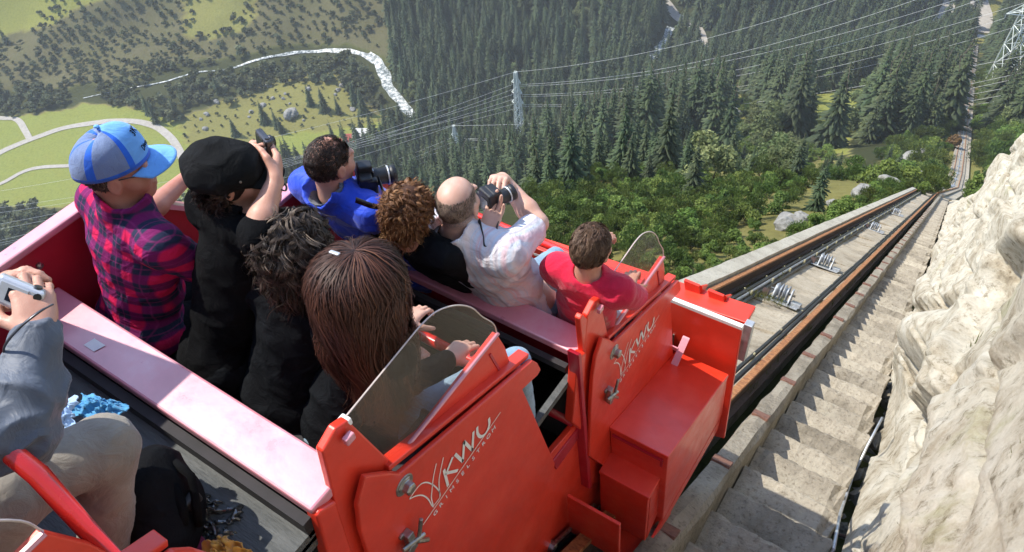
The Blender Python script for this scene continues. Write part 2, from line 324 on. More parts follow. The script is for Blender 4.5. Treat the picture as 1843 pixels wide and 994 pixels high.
def glassmat(name,tint,alpha,rough=.18):
    mt,nd,lk,b=new_mat(name); nd.remove(b); out=nd['Material Output']
    tr=N_(nd,'ShaderNodeBsdfTransparent'); tr.inputs[0].default_value=(*tint,1); gl=N_(nd,'ShaderNodeBsdfGlossy'); gl.inputs['Roughness'].default_value=rough; gl.inputs[0].default_value=(.9,.9,.9,1)
    df=N_(nd,'ShaderNodeBsdfDiffuse'); df.inputs[0].default_value=(.5,.47,.42,1)
    m1=N_(nd,'ShaderNodeMixShader'); m2=N_(nd,'ShaderNodeMixShader'); fr=N_(nd,'ShaderNodeFresnel',i_IOR=1.16)
    tc=N_(nd,'ShaderNodeTexCoord'); n=N_(nd,'ShaderNodeTexNoise',i_Scale=70,i_Detail=9,i_Roughness=.8); lk.new(tc.outputs['Object'],n.inputs['Vector']); mr=N_(nd,'ShaderNodeMapRange',i_1=.42,i_2=.68,i_3=alpha*.2,i_4=alpha*2.6); lk.new(n.outputs[0],mr.inputs[0])
    lk.new(mr.outputs[0],m1.inputs[0]); lk.new(tr.outputs[0],m1.inputs[1]); lk.new(df.outputs[0],m1.inputs[2]); m2.inputs[0].default_value=.045 if alpha<.1 else .12; lk.new(m1.outputs[0],m2.inputs[1]); lk.new(gl.outputs[0],m2.inputs[2]); lk.new(m2.outputs[0],out.inputs[0]); return mt
M['screen']=glassmat('scratched_acrylic',(.90,.88,.86),.024)
M['clear']=glassmat('clear_film',(.6,.66,.64),.12)
# ------------------------------------------------------------------ the terrain
S36,C36=math.sin(TH),math.cos(TH); RAILW=-1.985*1.27
NT=np.array([0,S36,C36])                                            # normal of the near track plane
def zpl(y): return (RAILW-S36*y)/C36
def trk(x,y,w=0): return np.array([x,y,zpl(y)])+NT*w
FAR=[P(*q) for q in [(1716,335,120),(1724,310,140),(1731,265,175),(1738,210,225),(1745,150,300),(1751,105,375),(1755,78,433)]]
_py=[-60,58]+[q[1] for q in FAR]+[520,2000]; _pz=[zpl(-60),zpl(58)]+[q[2] for q in FAR]+[-252,-250]
_ty=[-60,58]+[q[1] for q in FAR]; _tx=[-1.66,-1.60]+[q[0] for q in FAR]
VZ=-250.0
def prof(y): return np.interp(y,_py,_pz)
def tcx(y): return np.interp(y,_ty,_tx)
def zt(x,y,detail=True):
    x=np.asarray(x,float); y=np.asarray(y,float)
    p=prof(y)-.95; cx_=tcx(y)
    s=np.maximum(0,cx_-1.1-x); r=np.maximum(0,x-(cx_+2.6))
    D=np.interp(y,[0,8,40,52,62],[9,9,3,.8,0])
    s1=np.interp(y,[0,60,150],[20,25,60]); own=p-D*sst(0,4.5,s)-.35*np.maximum(0,np.minimum(s,s1)-2)-np.interp(y,[0,150,400],[1.35,.65,.3])*np.maximum(0,s-s1)*sst(s1-5,s1+25,s)
    own=own+np.minimum(.45*r,6+.12*r)
    d=(y-(470+.625*x))*.848
    val=VZ+.34*np.maximum(0,d)*sst(0,90,d)+np.where(x<-150,.0,0)
    if detail:
        q=np.stack([x/38,y/38,x*0],-1); n=fbm(q,3)
        val=val+n*np.interp(d,[-60,40],[.6,5]); 
        far=np.maximum(s,r); own=own+n*2.2*sst(4,30,far)+fbm(np.stack([x/6,y/6,x*0+3],-1),3)*.5*sst(1,6,far)
    k=14.0; h=np.clip(.5+.5*(own-val)/k,0,1)
    return val*(1-h)+own*h+k*h*(1-h)*np.where(np.maximum(s,r)>8,1,0)
def hit(u,v,t0=60,t1=1100):
    t=np.linspace(t0,t1,3000); r=ray(u,v); p=t[:,None]*r; g=p[:,2]-zt(p[:,0],p[:,1])
    k=np.argmax(g<0) if (g<0).any() else len(t)-1
    return np.array([p[k,0],p[k,1],zt(p[k,0],p[k,1])])
def inpoly(u,v,poly):
    u=np.asarray(u); v=np.asarray(v); c=np.zeros(u.shape,bool); n=len(poly)
    for i in range(n):
        x1,y1=poly[i]; x2,y2=poly[(i+1)%n]
        c^=((y1>v)!=(y2>v))&(u<(x2-x1)*(v-y1)/((y2-y1)+1e-12)+x1)
    return c
# regions of ground cover, as outlines on the terrain (worked out from where they lie in the view)
R_MEADOW=[(-200,240),(0,212),(60,205),(150,185),(240,190),(330,215),(420,205),(480,225),(690,200),(700,245),(640,262),(560,275),(480,300),(420,330),(300,380),(100,372),(-200,380)]
R_ROUGH=[(330,215),(420,170),(520,130),(620,120),(665,190),(690,205),(640,232),(520,242),(440,262),(330,262)]
R_TOPMEADOW=[(-300,-300),(420,-300),(170,8),(60,52),(-40,75),(-300,80)]
R_SCREE=[(330,-60),(480,-60),(440,60),(330,70)]
R_CLEAR=[(1455,172),(1570,150),(1585,180),(1540,235),(1530,280),(1440,270),(1462,230)]
R_CLEAR2=[(1295,140),(1335,150),(1345,190),(1400,215),(1410,270),(1300,280),(1230,270),(1215,250),(1300,235),(1310,200)]
R_SPRUCE=[(705,-120),(2000,-120),(2000,330),(1760,330),(1690,300),(1640,250),(1560,300),(1480,272),(1400,268),(1330,300),(1235,300),(1225,330),(1150,345),(1000,345),(960,420),(420,470),(300,420),(480,312),(560,296),(660,268),(748,222),(735,195),(712,130),(700,60)]
R_RIVERBANK=[(-150,205),(0,168),(200,150),(300,120),(420,100),(560,80),(640,82),(720,140),(745,190),(735,215),(700,215),(660,180),(600,150),(520,150),(430,180),(400,200),(330,225),(240,192),(150,183),(60,205),(0,215),(-150,240)]
R_HILL=[(-300,-160),(720,-160),(712,120),(640,82),(560,80),(420,100),(300,120),(200,150),(0,168),(-300,190)]
R_BUSHSLOPE=[(950,420),(960,345),(1000,330),(1080,272),(1232,262),(1240,255),(1330,185),(1410,215),(1420,270),(1560,300),(1640,250),(1700,300),(1668,352),(1560,392),(1400,455),(1200,560),(900,560)]
R_BOTLEFT=[(-60,372),(60,378),(105,392),(110,460),(-60,520)]
def grid1(segs):
    a=[]
    for (s,e,d) in segs: a+=list(np.arange(s,e,d))
    return np.array(a+[segs[-1][1]])
gx=grid1([(-1600,-700,45),(-700,-90,4.2),(-90,-26,2),(-26,6,1),(6,60,3),(60,600,30)])
gy=grid1([(-60,-8,6),(-8,75,1),(75,180,2.2),(180,560,4.2),(560,1700,50)])
GX,GY=np.meshgrid(gx,gy,indexing='ij'); GZ=zt(GX,GY)
V=np.stack([GX,GY,GZ],-1).reshape(-1,3); ny=len(gy); ii,jj=np.meshgrid(np.arange(len(gx)-1),np.arange(ny-1),indexing='ij'); a=(ii*ny+jj).ravel()
Fq=np.stack([a,a+ny,a+ny+1,a+1],-1)
pv=proj(V); front=pv[:,2]>20; u_=np.where(front,pv[:,0],-9999); v_=np.where(front,pv[:,1],-9999)
wob=fbm(np.stack([V[:,0]/14,V[:,1]/14,V[:,0]*0],-1),3)*7
u2,v2=u_+wob,v_+wob*.5
cover=np.full(len(V),.30)                              # 0 forest floor .. .3 heath .. .6 rough .. .8 meadow .. 1 scree
for poly,c in ((R_SPRUCE,.08),(R_RIVERBANK,.14),(R_HILL,.40),(R_BUSHSLOPE,.56),(R_MEADOW,.86),(R_ROUGH,.60),(R_TOPMEADOW,.78),(R_SCREE,.66),(R_CLEAR,.82),(R_CLEAR2,.66),(R_BOTLEFT,.1)):
    cover[inpoly(u2,v2,poly)&front]=c
nearpath=(np.abs(V[:,0]-tcx(V[:,1]))<5)&(V[:,1]>60); cover[nearpath]=.62
def ground_material():
    mt,nd,lk,b=new_mat('ground_cover'); at=N_(nd,'ShaderNodeAttribute',attribute_name='cover'); g=N_(nd,'ShaderNodeNewGeometry')
    n=N_(nd,'ShaderNodeTexNoise',i_Scale=.09,i_Detail=9,i_Roughness=.7); lk.new(g.outputs['Position'],n.inputs['Vector'])
    ad=N_(nd,'ShaderNodeMath',operation='MULTIPLY_ADD',i_1=.16,i_2=-.08); lk.new(n.outputs[0],ad.inputs[0]); sm=N_(nd,'ShaderNodeMath',operation='ADD'); lk.new(ad.outputs[0],sm.inputs[0]); lk.new(at.outputs['Fac'],sm.inputs[1])
    r=ramp(nd,[(0,(.03,.035,.015)),(.18,(.05,.055,.02)),(.33,(.085,.09,.03)),(.42,(.11,.10,.05)),(.55,(.165,.15,.05)),(.68,(.195,.19,.055)),(.80,(.205,.208,.048)),(.90,(.19,.22,.052)),(.96,(.19,.17,.14)),(1,(.23,.21,.19))]); lk.new(sm.outputs[0],r.inputs[0])
    n2=N_(nd,'ShaderNodeTexNoise',i_Scale=.8,i_Detail=8,i_Roughness=.75); lk.new(g.outputs['Position'],n2.inputs['Vector']); r2=ramp(nd,[(.3,(.62,.62,.6)),(.5,(1,1,1)),(.75,(1.25,1.2,1.1))]); lk.new(n2.outputs[0],r2.inputs[0])
    mx=N_(nd,'ShaderNodeMix',data_type='RGBA',blend_type='MULTIPLY'); mx.inputs[0].default_value=.8; lk.new(r.outputs[0],mx.inputs[6]); lk.new(r2.outputs[0],mx.inputs[7]); lk.new(mx.outputs[2],b.inputs['Base Color'])
    b.inputs['Roughness'].default_value=.95; b.inputs['Specular IOR Level'].default_value=.1
    bp=N_(nd,'ShaderNodeBump',i_Strength=.5,i_Distance=.5); lk.new(n2.outputs[0],bp.inputs['Height']); lk.new(bp.outputs[0],b.inputs['Normal']); return mt
M['ground']=ground_material()
o=obj('valley_ground',V,Fq,M['ground'],smooth=True,attrs={'cover':('FLOAT',cover)}); tag(o,'grassy and wooded valley ground below the funicular','ground',kind='structure')
# ---- ribbons laid on the terrain
def smooth_line(p,n=8):
    p=np.asarray(p,float); out=[]
    q=np.vstack([2*p[0]-p[1],p,2*p[-1]-p[-2]])
    for i in range(1,len(q)-2):
        for k in range(n):
            t=k/n; out.append(.5*((2*q[i])+(-q[i-1]+q[i+1])*t+(2*q[i-1]-5*q[i]+4*q[i+1]-q[i+2])*t*t+(-q[i-1]+3*q[i]-3*q[i+1]+q[i+2])*t**3))
    out.append(p[-1]); return np.array(out)
def ribbon(px,width,lift,jit=0,n=10,cols=5):
    c=smooth_line([hit(*q)[:2] for q in px],n); t=np.gradient(c,axis=0); t/=np.linalg.norm(t,axis=1)[:,None]; s=np.stack([-t[:,1],t[:,0]],-1)
    wd=np.interp(np.linspace(0,1,len(c)),np.linspace(0,1,len(width)) if hasattr(width,'__len__') else [0,1],width if hasattr(width,'__len__') else [width]*2)
    V=[];f=[]
    for i in range(len(c)):
        for k in range(cols):
            a=(k/(cols-1)-.5); e=1+jit*vnoise(np.array([c[i,0]*.12,c[i,1]*.12,k*3.])) if k in(0,cols-1) else 1
            q=c[i]+s[i]*wd[i]*a*e; V.append((q[0],q[1],float(zt(q[0],q[1]))+lift))
    for i in range(len(c)-1):
        for k in range(cols-1): f.append((i*cols+k,i*cols+k+1,(i+1)*cols+k+1,(i+1)*cols+k))
    return V,f
M['gravel']=mat('gravel_road',(.40,.37,.32),(.32,.29,.25),.6,.95,spec=.1)
M['water']=None
def water():
    mt,nd,lk,b=new_mat('white_water'); g=N_(nd,'ShaderNodeNewGeometry')
    n=N_(nd,'ShaderNodeTexNoise',i_Scale=.45,i_Detail=9,i_Roughness=.75); lk.new(g.outputs['Position'],n.inputs['Vector']); r=ramp(nd,[(.44,(.09,.11,.10)),(.51,(.36,.38,.36)),(.60,(.76,.75,.70))]); lk.new(n.outputs[0],r.inputs[0]); lk.new(r.outputs[0],b.inputs['Base Color']); b.inputs['Roughness'].default_value=.4
    bp=N_(nd,'ShaderNodeBump',i_Strength=.6,i_Distance=.4); lk.new(n.outputs[0],bp.inputs['Height']); lk.new(bp.outputs[0],b.inputs['Normal']); return mt
M['water']=water()
def road(px,wd,label,name='gravel_road',lift=.25,m='gravel',jit=.1):
    V,f=ribbon(px,wd,lift,jit); o=obj(name,V,f,M[m],smooth=True); return tag(o,label,'road' if m=='gravel' else 'river',kind='structure')
road([(-120,345),(-40,302),(0,276),(60,250),(130,228),(200,219),(262,223),(300,242),(326,278),(340,330)],4.2,'pale gravel road curving through the green meadow')
road([(-60,208),(0,213),(30,216),(45,235),(54,252)],3.4,'short track joining the curved meadow road',lift=.28)
road([(-60,350),(0,332),(40,311),(75,302),(130,299)],2.6,'thin footpath low in the meadow',lift=.28)
road([(1160,-60),(1192,0),(1212,24),(1240,42),(1260,64),(1266,92)],6.5,'pale gravel road among the spruces at the top',lift=.3)
road([(1470,105),(1560,92),(1640,66),(1690,40),(1706,14),(1720,-40)],7,'grey road behind the lower station',lift=.35)
road([(1768,60),(1766,30),(1758,5),(1750,-30)],11,'bare gravel strip beyond the lower station',lift=.35)
road([(150,178),(285,151),(345,134),(400,128),(450,113),(500,102),(555,95),(610,93),(655,100),(676,112)],[.8,1.1,1.4,1.7,2,2.6,3.4,4.5],'narrow white mountain stream winding across the valley','mountain_stream',.45,'water',.4)
road([(664,98),(680,112),(690,135),(702,162),(722,188),(744,212)],[4,5.5,6,5,6,4],'broad white rapids of the mountain stream','rapids',.5,'water',.45)
road([(1176,125),(1184,95),(1196,72),(1206,50)],[5,8,6,4],'white water patch between dark spruces','rapids',.5,'water',.6)
# ------------------------------------------------------------------ the track (near part): solids pushed along the slope
def extrude(name,prof_,ys,m,parent=None,jit=0,smooth=False,seed=0):
    n=len(prof_); V=[];f=[]
    for i,y in enumerate(ys):
        for k,(x,w_) in enumerate(prof_):
            q=trk(x,y,w_)
            if jit: 
                q=q+np.array([1,0,0])*jit*fbm(np.array([y*2.1+seed,k*5.+seed,1.]),3)+NT*jit*.8*fbm(np.array([y*2.3,k*4.+9+seed,4.]),3)
            V.append(q)
    for i in range(len(ys)-1):
        for k in range(n):
            j=(k+1)%n; f.append((i*n+k,i*n+j,(i+1)*n+j,(i+1)*n+k))
    f.append(tuple(range(n))[::-1]); L=(len(ys)-1)*n; f.append(tuple(range(L,L+n)))
    V=np.array(V)
    return obj(name,V,f,m,parent,smooth)
ysn=np.concatenate([np.arange(-4,20,.16),np.arange(20,58.6,.4)]); ysr=np.concatenate([np.arange(-4,58.6,1.0)])
YEND=58.4
base=trk(-1.66,6,-.3)
tr=thing('funicular_track',base,'steep concrete funicular track with two rusty rails running down to the forest','track')
extrude('parapet',[(-2.36,.05),(-2.62,.07),(-2.66,-.25),(-2.7,-2.6),(-2.34,-2.6),(-2.36,-.2)],ysn,M['concp'],tr,.006)
extrude('foundation',[(-2.34,-.80),(-2.34,-2.4),(-.60,-2.4),(-.60,-.85),(-1.0,-.80)],ysr,M['gapshade'],tr)
def rail(name,x):
    extrude('rail_web',[(x-.010,-.036),(x-.010,-.20),(x-.07,-.215),(x-.07,-.235),(x+.07,-.235),(x+.07,-.215),(x+.010,-.20),(x+.010,-.036)],np.array([-4,5,20,40,YEND]),M['rustshade'],tr)
    o=extrude(name,[(x-.036,.0),(x-.036,-.034),(x+.036,-.034),(x+.036,.0)],np.array([-4,5,20,40,YEND]),M['rust'],tr); return o
    o=extrude(name,[(x-.045,.0),(x-.045,-.035),(x-.012,-.05),(x-.012,-.15),(x-.065,-.165),(x-.065,-.18),(x+.065,-.18),(x+.065,-.165),(x+.012,-.15),(x+.012,-.05),(x+.045,-.035),(x+.045,.0)],np.array([-4,5,20,40,YEND]),M['rust'],tr); return o
rail('rail',-2.29); rail('rail',-1.01)
# bed slabs, one by one
def slab_mesh(L,seed):
    r=np.random.default_rng(seed); nx,nyy=7,6; V=[];f=[]
    for i in range(nx):
        for j in range(nyy):
            x=-2.13+(1.07)*i/(nx-1); y=(L*j/(nyy-1)); e=(j in(0,nyy-1)); V.append(np.array([x,0,0])+np.array([0,C36,-S36])*(y+(r.normal()*.012 if e else 0))+NT*(-.285+r.normal()*.006-(.012 if e else 0)+.02*math.sin(i*.9+seed)))
    top=len(V); V+=[v-NT*.55 for v in V]
    for i in range(nx-1):
        for j in range(nyy-1): k=i*nyy+j; f.append((k,k+nyy,k+nyy+1,k+1))
    for i in range(nx-1):
        for j in(0,nyy-1): k=i*nyy+j; q=(k,k+nyy,k+nyy+top,k+top); f.append(q if j==0 else q[::-1])
    for j in range(nyy-1):
        for i in(0,nx-1): k=i*nyy+j; q=(k+1,k,k+top,k+1+top); f.append(q if i==0 else q[::-1])
    return mesh('bed_slab',[(v) for v in V],f,M['bed'])
protos=[slab_mesh(1.66,s) for s in range(4)]
yk=-2.0; k=0
while yk<YEND-1.5:
    o=bpy.data.objects.new('bed_slab',protos[k%4]); COL.objects.link(o); o.parent=tr; o.location=Vector(np.array([0,yk,zpl(yk)])-base+NT*random.uniform(-.012,.012)); yk+=1.66*C36+.02; k+=1
# cables / pipes beside the rails with clamps
for x,w_,r,mm in ((-2.10,-.17,.028,'blackpipe'),(-2.04,-.18,.024,'pipe'),(-1.98,-.22,.028,'blackpipe'),(-1.15,-.13,.030,'blackpipe'),(-1.215,-.16,.026,'blackpipe'),(-1.095,-.16,.022,'pipe')):
    pts=[trk(x+.012*fbm(np.array([y*.35,x*9,2.]),2),y,w_+.012*fbm(np.array([y*.3,x*7,5.]),2)) for y in np.arange(-2,YEND,.7)]
    V,f=tube(pts,r,7); obj('cable_pipe',V,f,M[mm],tr,True)
cl=None
for i,y in enumerate(np.arange(2.2,YEND-1,1.28)):
    for x in (-2.06,-1.155):
        if cl is None:
            b=MB(); ax=np.array([[1,0,0],[0,C36,-S36],NT]); b.box(NT*-.21,(.15,.045,.08),ax); b.box(np.array([.06,0,0])+NT*-.15,(.03,.06,.06),ax); b.box(np.array([-.06,0,0])+NT*-.16,(.025,.03,.08),ax)
            cl=b.build('clamp',M['lock'],tr,base=(0,0,0),bevel=.008); o=cl
        else: o=dup(cl,parent=tr)
        o.location=Vector(trk(x,y,.0)-base)
# curb beside the right rail with rusty plates
cu=thing('concrete_curb',trk(-.8,6,-.3),'long rough concrete curb between the right rail and the stairs','curb')
extrude('curb_wall',[(-.805,-.18),(-.815,-2.0),(-.62,-2.0),(-.605,-.7),(-.612,-.15),(-.635,-.105),(-.71,-.10),(-.785,-.105)],ysn,M['conc'],cu,.016,seed=3)
pl=None; cb=np.array(cu.location)
for y in np.arange(1.2,40,1.09):
    if pl is None:
        b=MB(); b.box(NT*-.098,(.15,.12,.03),np.array([[1,0,0],[0,C36,-S36],NT])); pl=b.build('steel_plate',M['plate'],cu,base=(0,0,0),bevel=.004); o=pl
    else: o=dup(pl,parent=cu)
    o.location=Vector(trk(-.715+random.uniform(-.01,.01),y,0)-cb)
# stairs
st=thing('staircase',trk(-.2,6,-.6),'steep weathered concrete staircase between the curb and the rock','stairs'); sb=np.array(st.location); TRD=.43
def step_geo(seed):
    r=np.random.default_rng(seed); V=[];f=[]; nx=15; x0,x1=-.600,.20; prof_=[(0,-.6),(0,-.02),(.012,0),(.2,.004),(TRD-.03,0),(TRD-.008,-.014),(TRD,-.04),(TRD,-.6)]
    for i in range(nx):
        x=x0+(x1-x0)*i/(nx-1)
        for (y,z) in prof_: V.append((x+(r.normal()*.018 if i==nx-1 else 0),y+r.normal()*.009*(y>.1),z+r.normal()*.004-(.028*abs(r.normal()) if (i>=nx-2 and z>-.1) else 0)))
    n=len(prof_)
    for i in range(nx-1):
        for k in range(n-1): q=i*n+k; f.append((q,q+n,q+n+1,q+1))
    f.append(tuple(range(n))); f.append(tuple(range((nx-1)*n,nx*n))[::-1]); return V,f
sm=[mesh('step',*step_geo(20+i),M['conc']) for i in range(5)]
rest=MB()
for k,y in enumerate(np.arange(-.6,YEND,TRD)):
    loc=np.array([-.0045*max(0,y-6),y,zpl(y+TRD*.5)-.50+random.uniform(-.012,.012)])
    if k<62:
        o=bpy.data.objects.new('step',sm[k%5]); COL.objects.link(o); o.parent=st; o.location=Vector(loc-sb)
    else:
        V,f=step_geo(20+k%5); rest.add(np.array(V)+loc,f)
tag(rest.build('far_steps',M['conc'],st),kind='stuff')
# dark gully beside the stairs, with the grey handrail pipe and its pegs
o=extrude('rock_gully',[(.12,-1.0),(.12,-1.7),(1.2,-1.7),(1.2,-.5),(.42,-.95)],ysn,M['gapshade'],None,.12,seed=8); tag(o,'dark narrow gully between the stairs and the rock','gully',kind='structure')
rb=MB(); r_=np.random.default_rng(44)
bm=bmesh.new(); bmesh.ops.create_icosphere(bm,subdivisions=1,radius=1); IV=np.array([v.co[:] for v in bm.verts]); IF=[tuple(v.index for v in q.verts) for q in bm.faces]; bm.free()
for k in range(420):
    y=r_.uniform(1.5,9) if k<240 else r_.uniform(9,50); q=trk(r_.uniform(.22,.62),y,r_.uniform(-1.0,-.62)); sc_=r_.uniform(.03,.13); rb.add((IV*(1+.3*r_.normal(size=(len(IV),1)))*r_.uniform(.6,1.2,size=3))*sc_+q,IF)
tag(rb.build('rubble',M['conc']),'loose stones filling the gully beside the stairs',kind='stuff')
hp=thing('handrail_pipe',trk(.22,3.5,-.1),'thin grey steel pipe along the gully beside the stairs','pipe')
V,f=tube([onX(1470,1040,.2),onX(1500,990,.215),onX(1512,925,.2),onX(1534,860,.22),onX(1560,805,.225),onX(1588,752,.25)],.013,8); obj('pipe',V,f,M['galv'],hp,True)
for (u,v,u2_,v2_) in ((1513,897,1556,916),(1497,960,1508,968)):
    a_=onX(u,v,.205); V,f=tube([a_,a_+np.array([.13,.03,.02])],.014,8); obj('peg',V,f,M['rustshade'],hp,True)
# rope rollers on the bed
def roller(y,x,n_):
    c=trk(x,y,-.28); t=thing('rope_roller',c,n_,'rope roller','steel rope rollers on the track bed'); ax=np.array([[1,0,0],[0,C36,-S36],NT])
    def W(a,b_,c_): return c+ax[0]*a+ax[1]*b_+ax[2]*c_
    b=MB(); b.box(W(0,0,.012),(.62,.34,.024),ax); b.build('base_plate',M['galv'],t,bevel=.004)
    for sx in (-.13,.13):
        b=MB(); b.prism([W(sx,-.14,.02),W(sx,.14,.02),W(sx,.10,.20),W(sx,.03,.27),W(sx,-.05,.25)],ax[0]*.022); b.build('bracket',M['galv'],t,bevel=.003)
    for sx in (-.06,.05):
        b=MB(); b.lathe(W(sx-.04,0,.17),ax[0],[(.03,0),(.13,0),(.13,.015),(.085,.03),(.085,.05),(.13,.065),(.13,.08),(.03,.08)],18); b.build('roller_wheel',M['pipe'],t,True)
    b=MB(); b.lathe(W(-.2,0,.17),ax[0],[(.02,0),(.02,.4)],8); b.build('axle',M['steel'],t,True)
    b=MB(); b.prism([W(-.30,-.13,.02),W(-.30,.08,.02),W(-.30,-.02,.14)],ax[0]*.10); b.build('guard_plate',M['rustshade'],t); b=MB(); b.box(W(.25,.02,.05),(.16,.2,.06),ax); b.build('guard_plate',M['galv'],t,bevel=.005)
for (y,x,l) in ((9.17,-1.66,'steel rope roller on the bed nearest the red car'),(13.17,-1.70,'second steel rope roller down the track bed'),(22.2,-1.72,'third rope roller farther down the track bed'),(30.4,-1.74,'farthest small rope roller near the forest edge')): roller(y,x,l)
# ------------------------------------------------------------------ far track
ft=thing('lower_track',(FAR[0]),'straight lower funicular track cut through the forest to the station','track')
cpts=np.array([[np.interp(q,_ty,_tx),q,np.interp(q,_py,_pz)] for q in np.concatenate([np.arange(58.5,180,3),np.arange(180,452,9)])])
def strip(name,x0,x1,dz,m,th=.5):
    n=len(cpts); V=[];f=[]
    for c in cpts:
        for (x,z) in ((x0,dz),(x1,dz),(x1,dz-th),(x0,dz-th)): V.append(c+np.array([x,0,z]))
    for i in range(n-1):
        for k in range(4):
            j=(k+1)%4; f.append((i*4+k,i*4+j,(i+1)*4+j,(i+1)*4+k))
    f+=[(0,1,2,3),tuple(range(4*n-4,4*n))[::-1]]
    return obj(name,V,f,M[m],ft)
strip('track_bed',-1.0,1.15,-.12,'conc',1.6); strip('rail',-.69,-.61,.06,'rust',.3); strip('rail',.61,.69,.06,'rust',.3); strip('side_stairs',1.16,1.9,-.35,'conc',1.4); strip('cable_pipe',-.06,.06,.0,'galv',.2); strip('parapet',-1.2,-1.02,-.05,'conc',1.5)
for k in range(14):
    c=cpts[14+k*3]; b=MB(); b.box(c+np.array([0,0,.0]),(.5,.35,.2)); b.build('rope_roller_block',M['pipe'],ft)
# ------------------------------------------------------------------ the granite face on the right
def rock_face():
    ys=[];y=-1.5
    while y<61: ys.append(y); y+=.035+.008*max(0,y)
    ys=np.array(ys); nv=190; v=np.linspace(0,1,nv)
    Y,Vv=np.meshgrid(ys,v,indexing='ij')
    hmax=np.interp(Y,[-2,22,30,40,50,56,61],[6.0,6.0,5.2,2.9,1.2,.5,.05]); g=np.interp(Y,[0,12,20,30,40,60],[.20,.15,.15,.28,.50,.9])
    hv=np.minimum(Vv/.8,1); h=hmax*hv**1.25
    X=.30-.0055*np.maximum(0,Y-6)+h*g+np.maximum(0,Vv-.8)/.2*9
    Z=zpl(Y)-.55+h+np.maximum(0,Vv-.8)/.2*1.5
    along=Y/C36
    def facets(U,W,seed,tilt,step):
        # broken slabs: every cell of a jittered grid is a plane of its own
        best=np.full(U.shape,9.); sec=best.copy(); num=np.zeros(U.shape); den=num+1e-9; KK=np.interp(Y,[0,8,25,60],[34,26,12,8]); iu=np.floor(U).astype(np.int64); iw=np.floor(W).astype(np.int64)
        for du in(-1,0,1):
            for dw in(-1,0,1):
                cu,cw=iu+du,iw+dw; zz=cu*0+seed; pu=cu+.15+.7*_h(cu,cw,zz); pw=cw+.15+.7*_h(cu,cw,zz+7); dd=np.hypot(U-pu,W-pw); nv_=step*(_h(cu,cw,zz+13)-.5)*2+tilt*((_h(cu,cw,zz+17)-.5)*(U-pu)+(_h(cu,cw,zz+23)-.5)*(W-pw))*2
                g_=np.exp(-KK*dd); num=num+nv_*g_; den=den+g_; m_=dd<best; sec=np.where(m_,best,np.minimum(sec,dd)); best=np.where(m_,dd,best)
        return num/den,sec-best
    wu=.09*fbm(np.stack([h*.9,along*.4,X*0+4],-1),3); ww=.09*fbm(np.stack([h*.9,along*.4,X*0+31],-1),3)
    f1,e1=facets(along*.30+h*.25+wu,h*.80-along*.10+ww,3,.36,.15); f2,e2=facets(along*.9+h*.5+wu,h*2.0-along*.35+ww*2,11,.09,.022)
    d=.16*fbm(np.stack([h*.45,along*.16,X*0],-1),2)+f1+f2*.9
    d-=.10*sst(.07,0,e1)+.025*sst(.08,0,e2)*(_h(np.floor(along).astype(np.int64),np.floor(h*2).astype(np.int64),np.floor(h*0).astype(np.int64))>.4)
    d+=.010*fbm(np.stack([h*4,along*3,X*0+2],-1),5)+.010*fbm(np.stack([h*22,along*18,X*0+8],-1),3)
    for (c0,cs,wd_,dp) in ((.55,.10,.030,.10),(1.5,-.05,.022,.08),(2.4,.16,.03,.10),(.2,.33,.02,.07),(3.4,.06,.03,.09),(1.0,-.14,.018,.06),(4.4,-.1,.03,.1)):
        ln_=c0+cs*(along-6)+.16*fbm(np.stack([along*.5,along*0+c0*9,X*0],-1),4)+.03*fbm(np.stack([along*4,along*0+c0*5,X*0],-1),2); d-=dp*np.exp(-((h-ln_)/wd_)**2)*sst(-.35,.1,fbm(np.stack([along*.35,along*0+c0,X*0+7],-1),2))
    for (a0,cs,wd_,dp) in ((4.2,.5,.03,.09),(7.0,-.4,.03,.08),(9.6,.7,.04,.10),(13,.3,.05,.12),(18,-.5,.06,.14),(25,.6,.08,.16)):
        ln_=a0+cs*h+.25*fbm(np.stack([h*.9,h*0+a0,X*0],-1),4); d-=dp*np.exp(-((along-ln_)/wd_)**2)*sst(-.2,.2,fbm(np.stack([h*.8,h*0+a0,X*0+3],-1),2))
    # the broken ledge with its overhang
    c=np.exp(-(((along-8.3)/.75)**2)); d+=.34*c*np.exp(-((h-1.35)/.38)**2)-.42*np.exp(-(((along-7.3)/.5)**2))*np.exp(-((h-.95)/.30)**2)
    d+=.22*np.exp(-(((along-10.5)/1.6)**2))*np.exp(-((h-.7)/.5)**2)
    d*=np.minimum(1,.25+h)*(1-np.maximum(0,Vv-.8)*3)
    X-=d*.92; Z+=d*.35
    V=np.stack([X,Y,Z],-1).reshape(-1,3); n,mm=len(ys),nv; i,j=np.meshgrid(np.arange(n-1),np.arange(mm-1),indexing='ij'); a=(i*mm+j).ravel()
    return V,np.stack([a,a+1,a+mm+1,a+mm],-1)
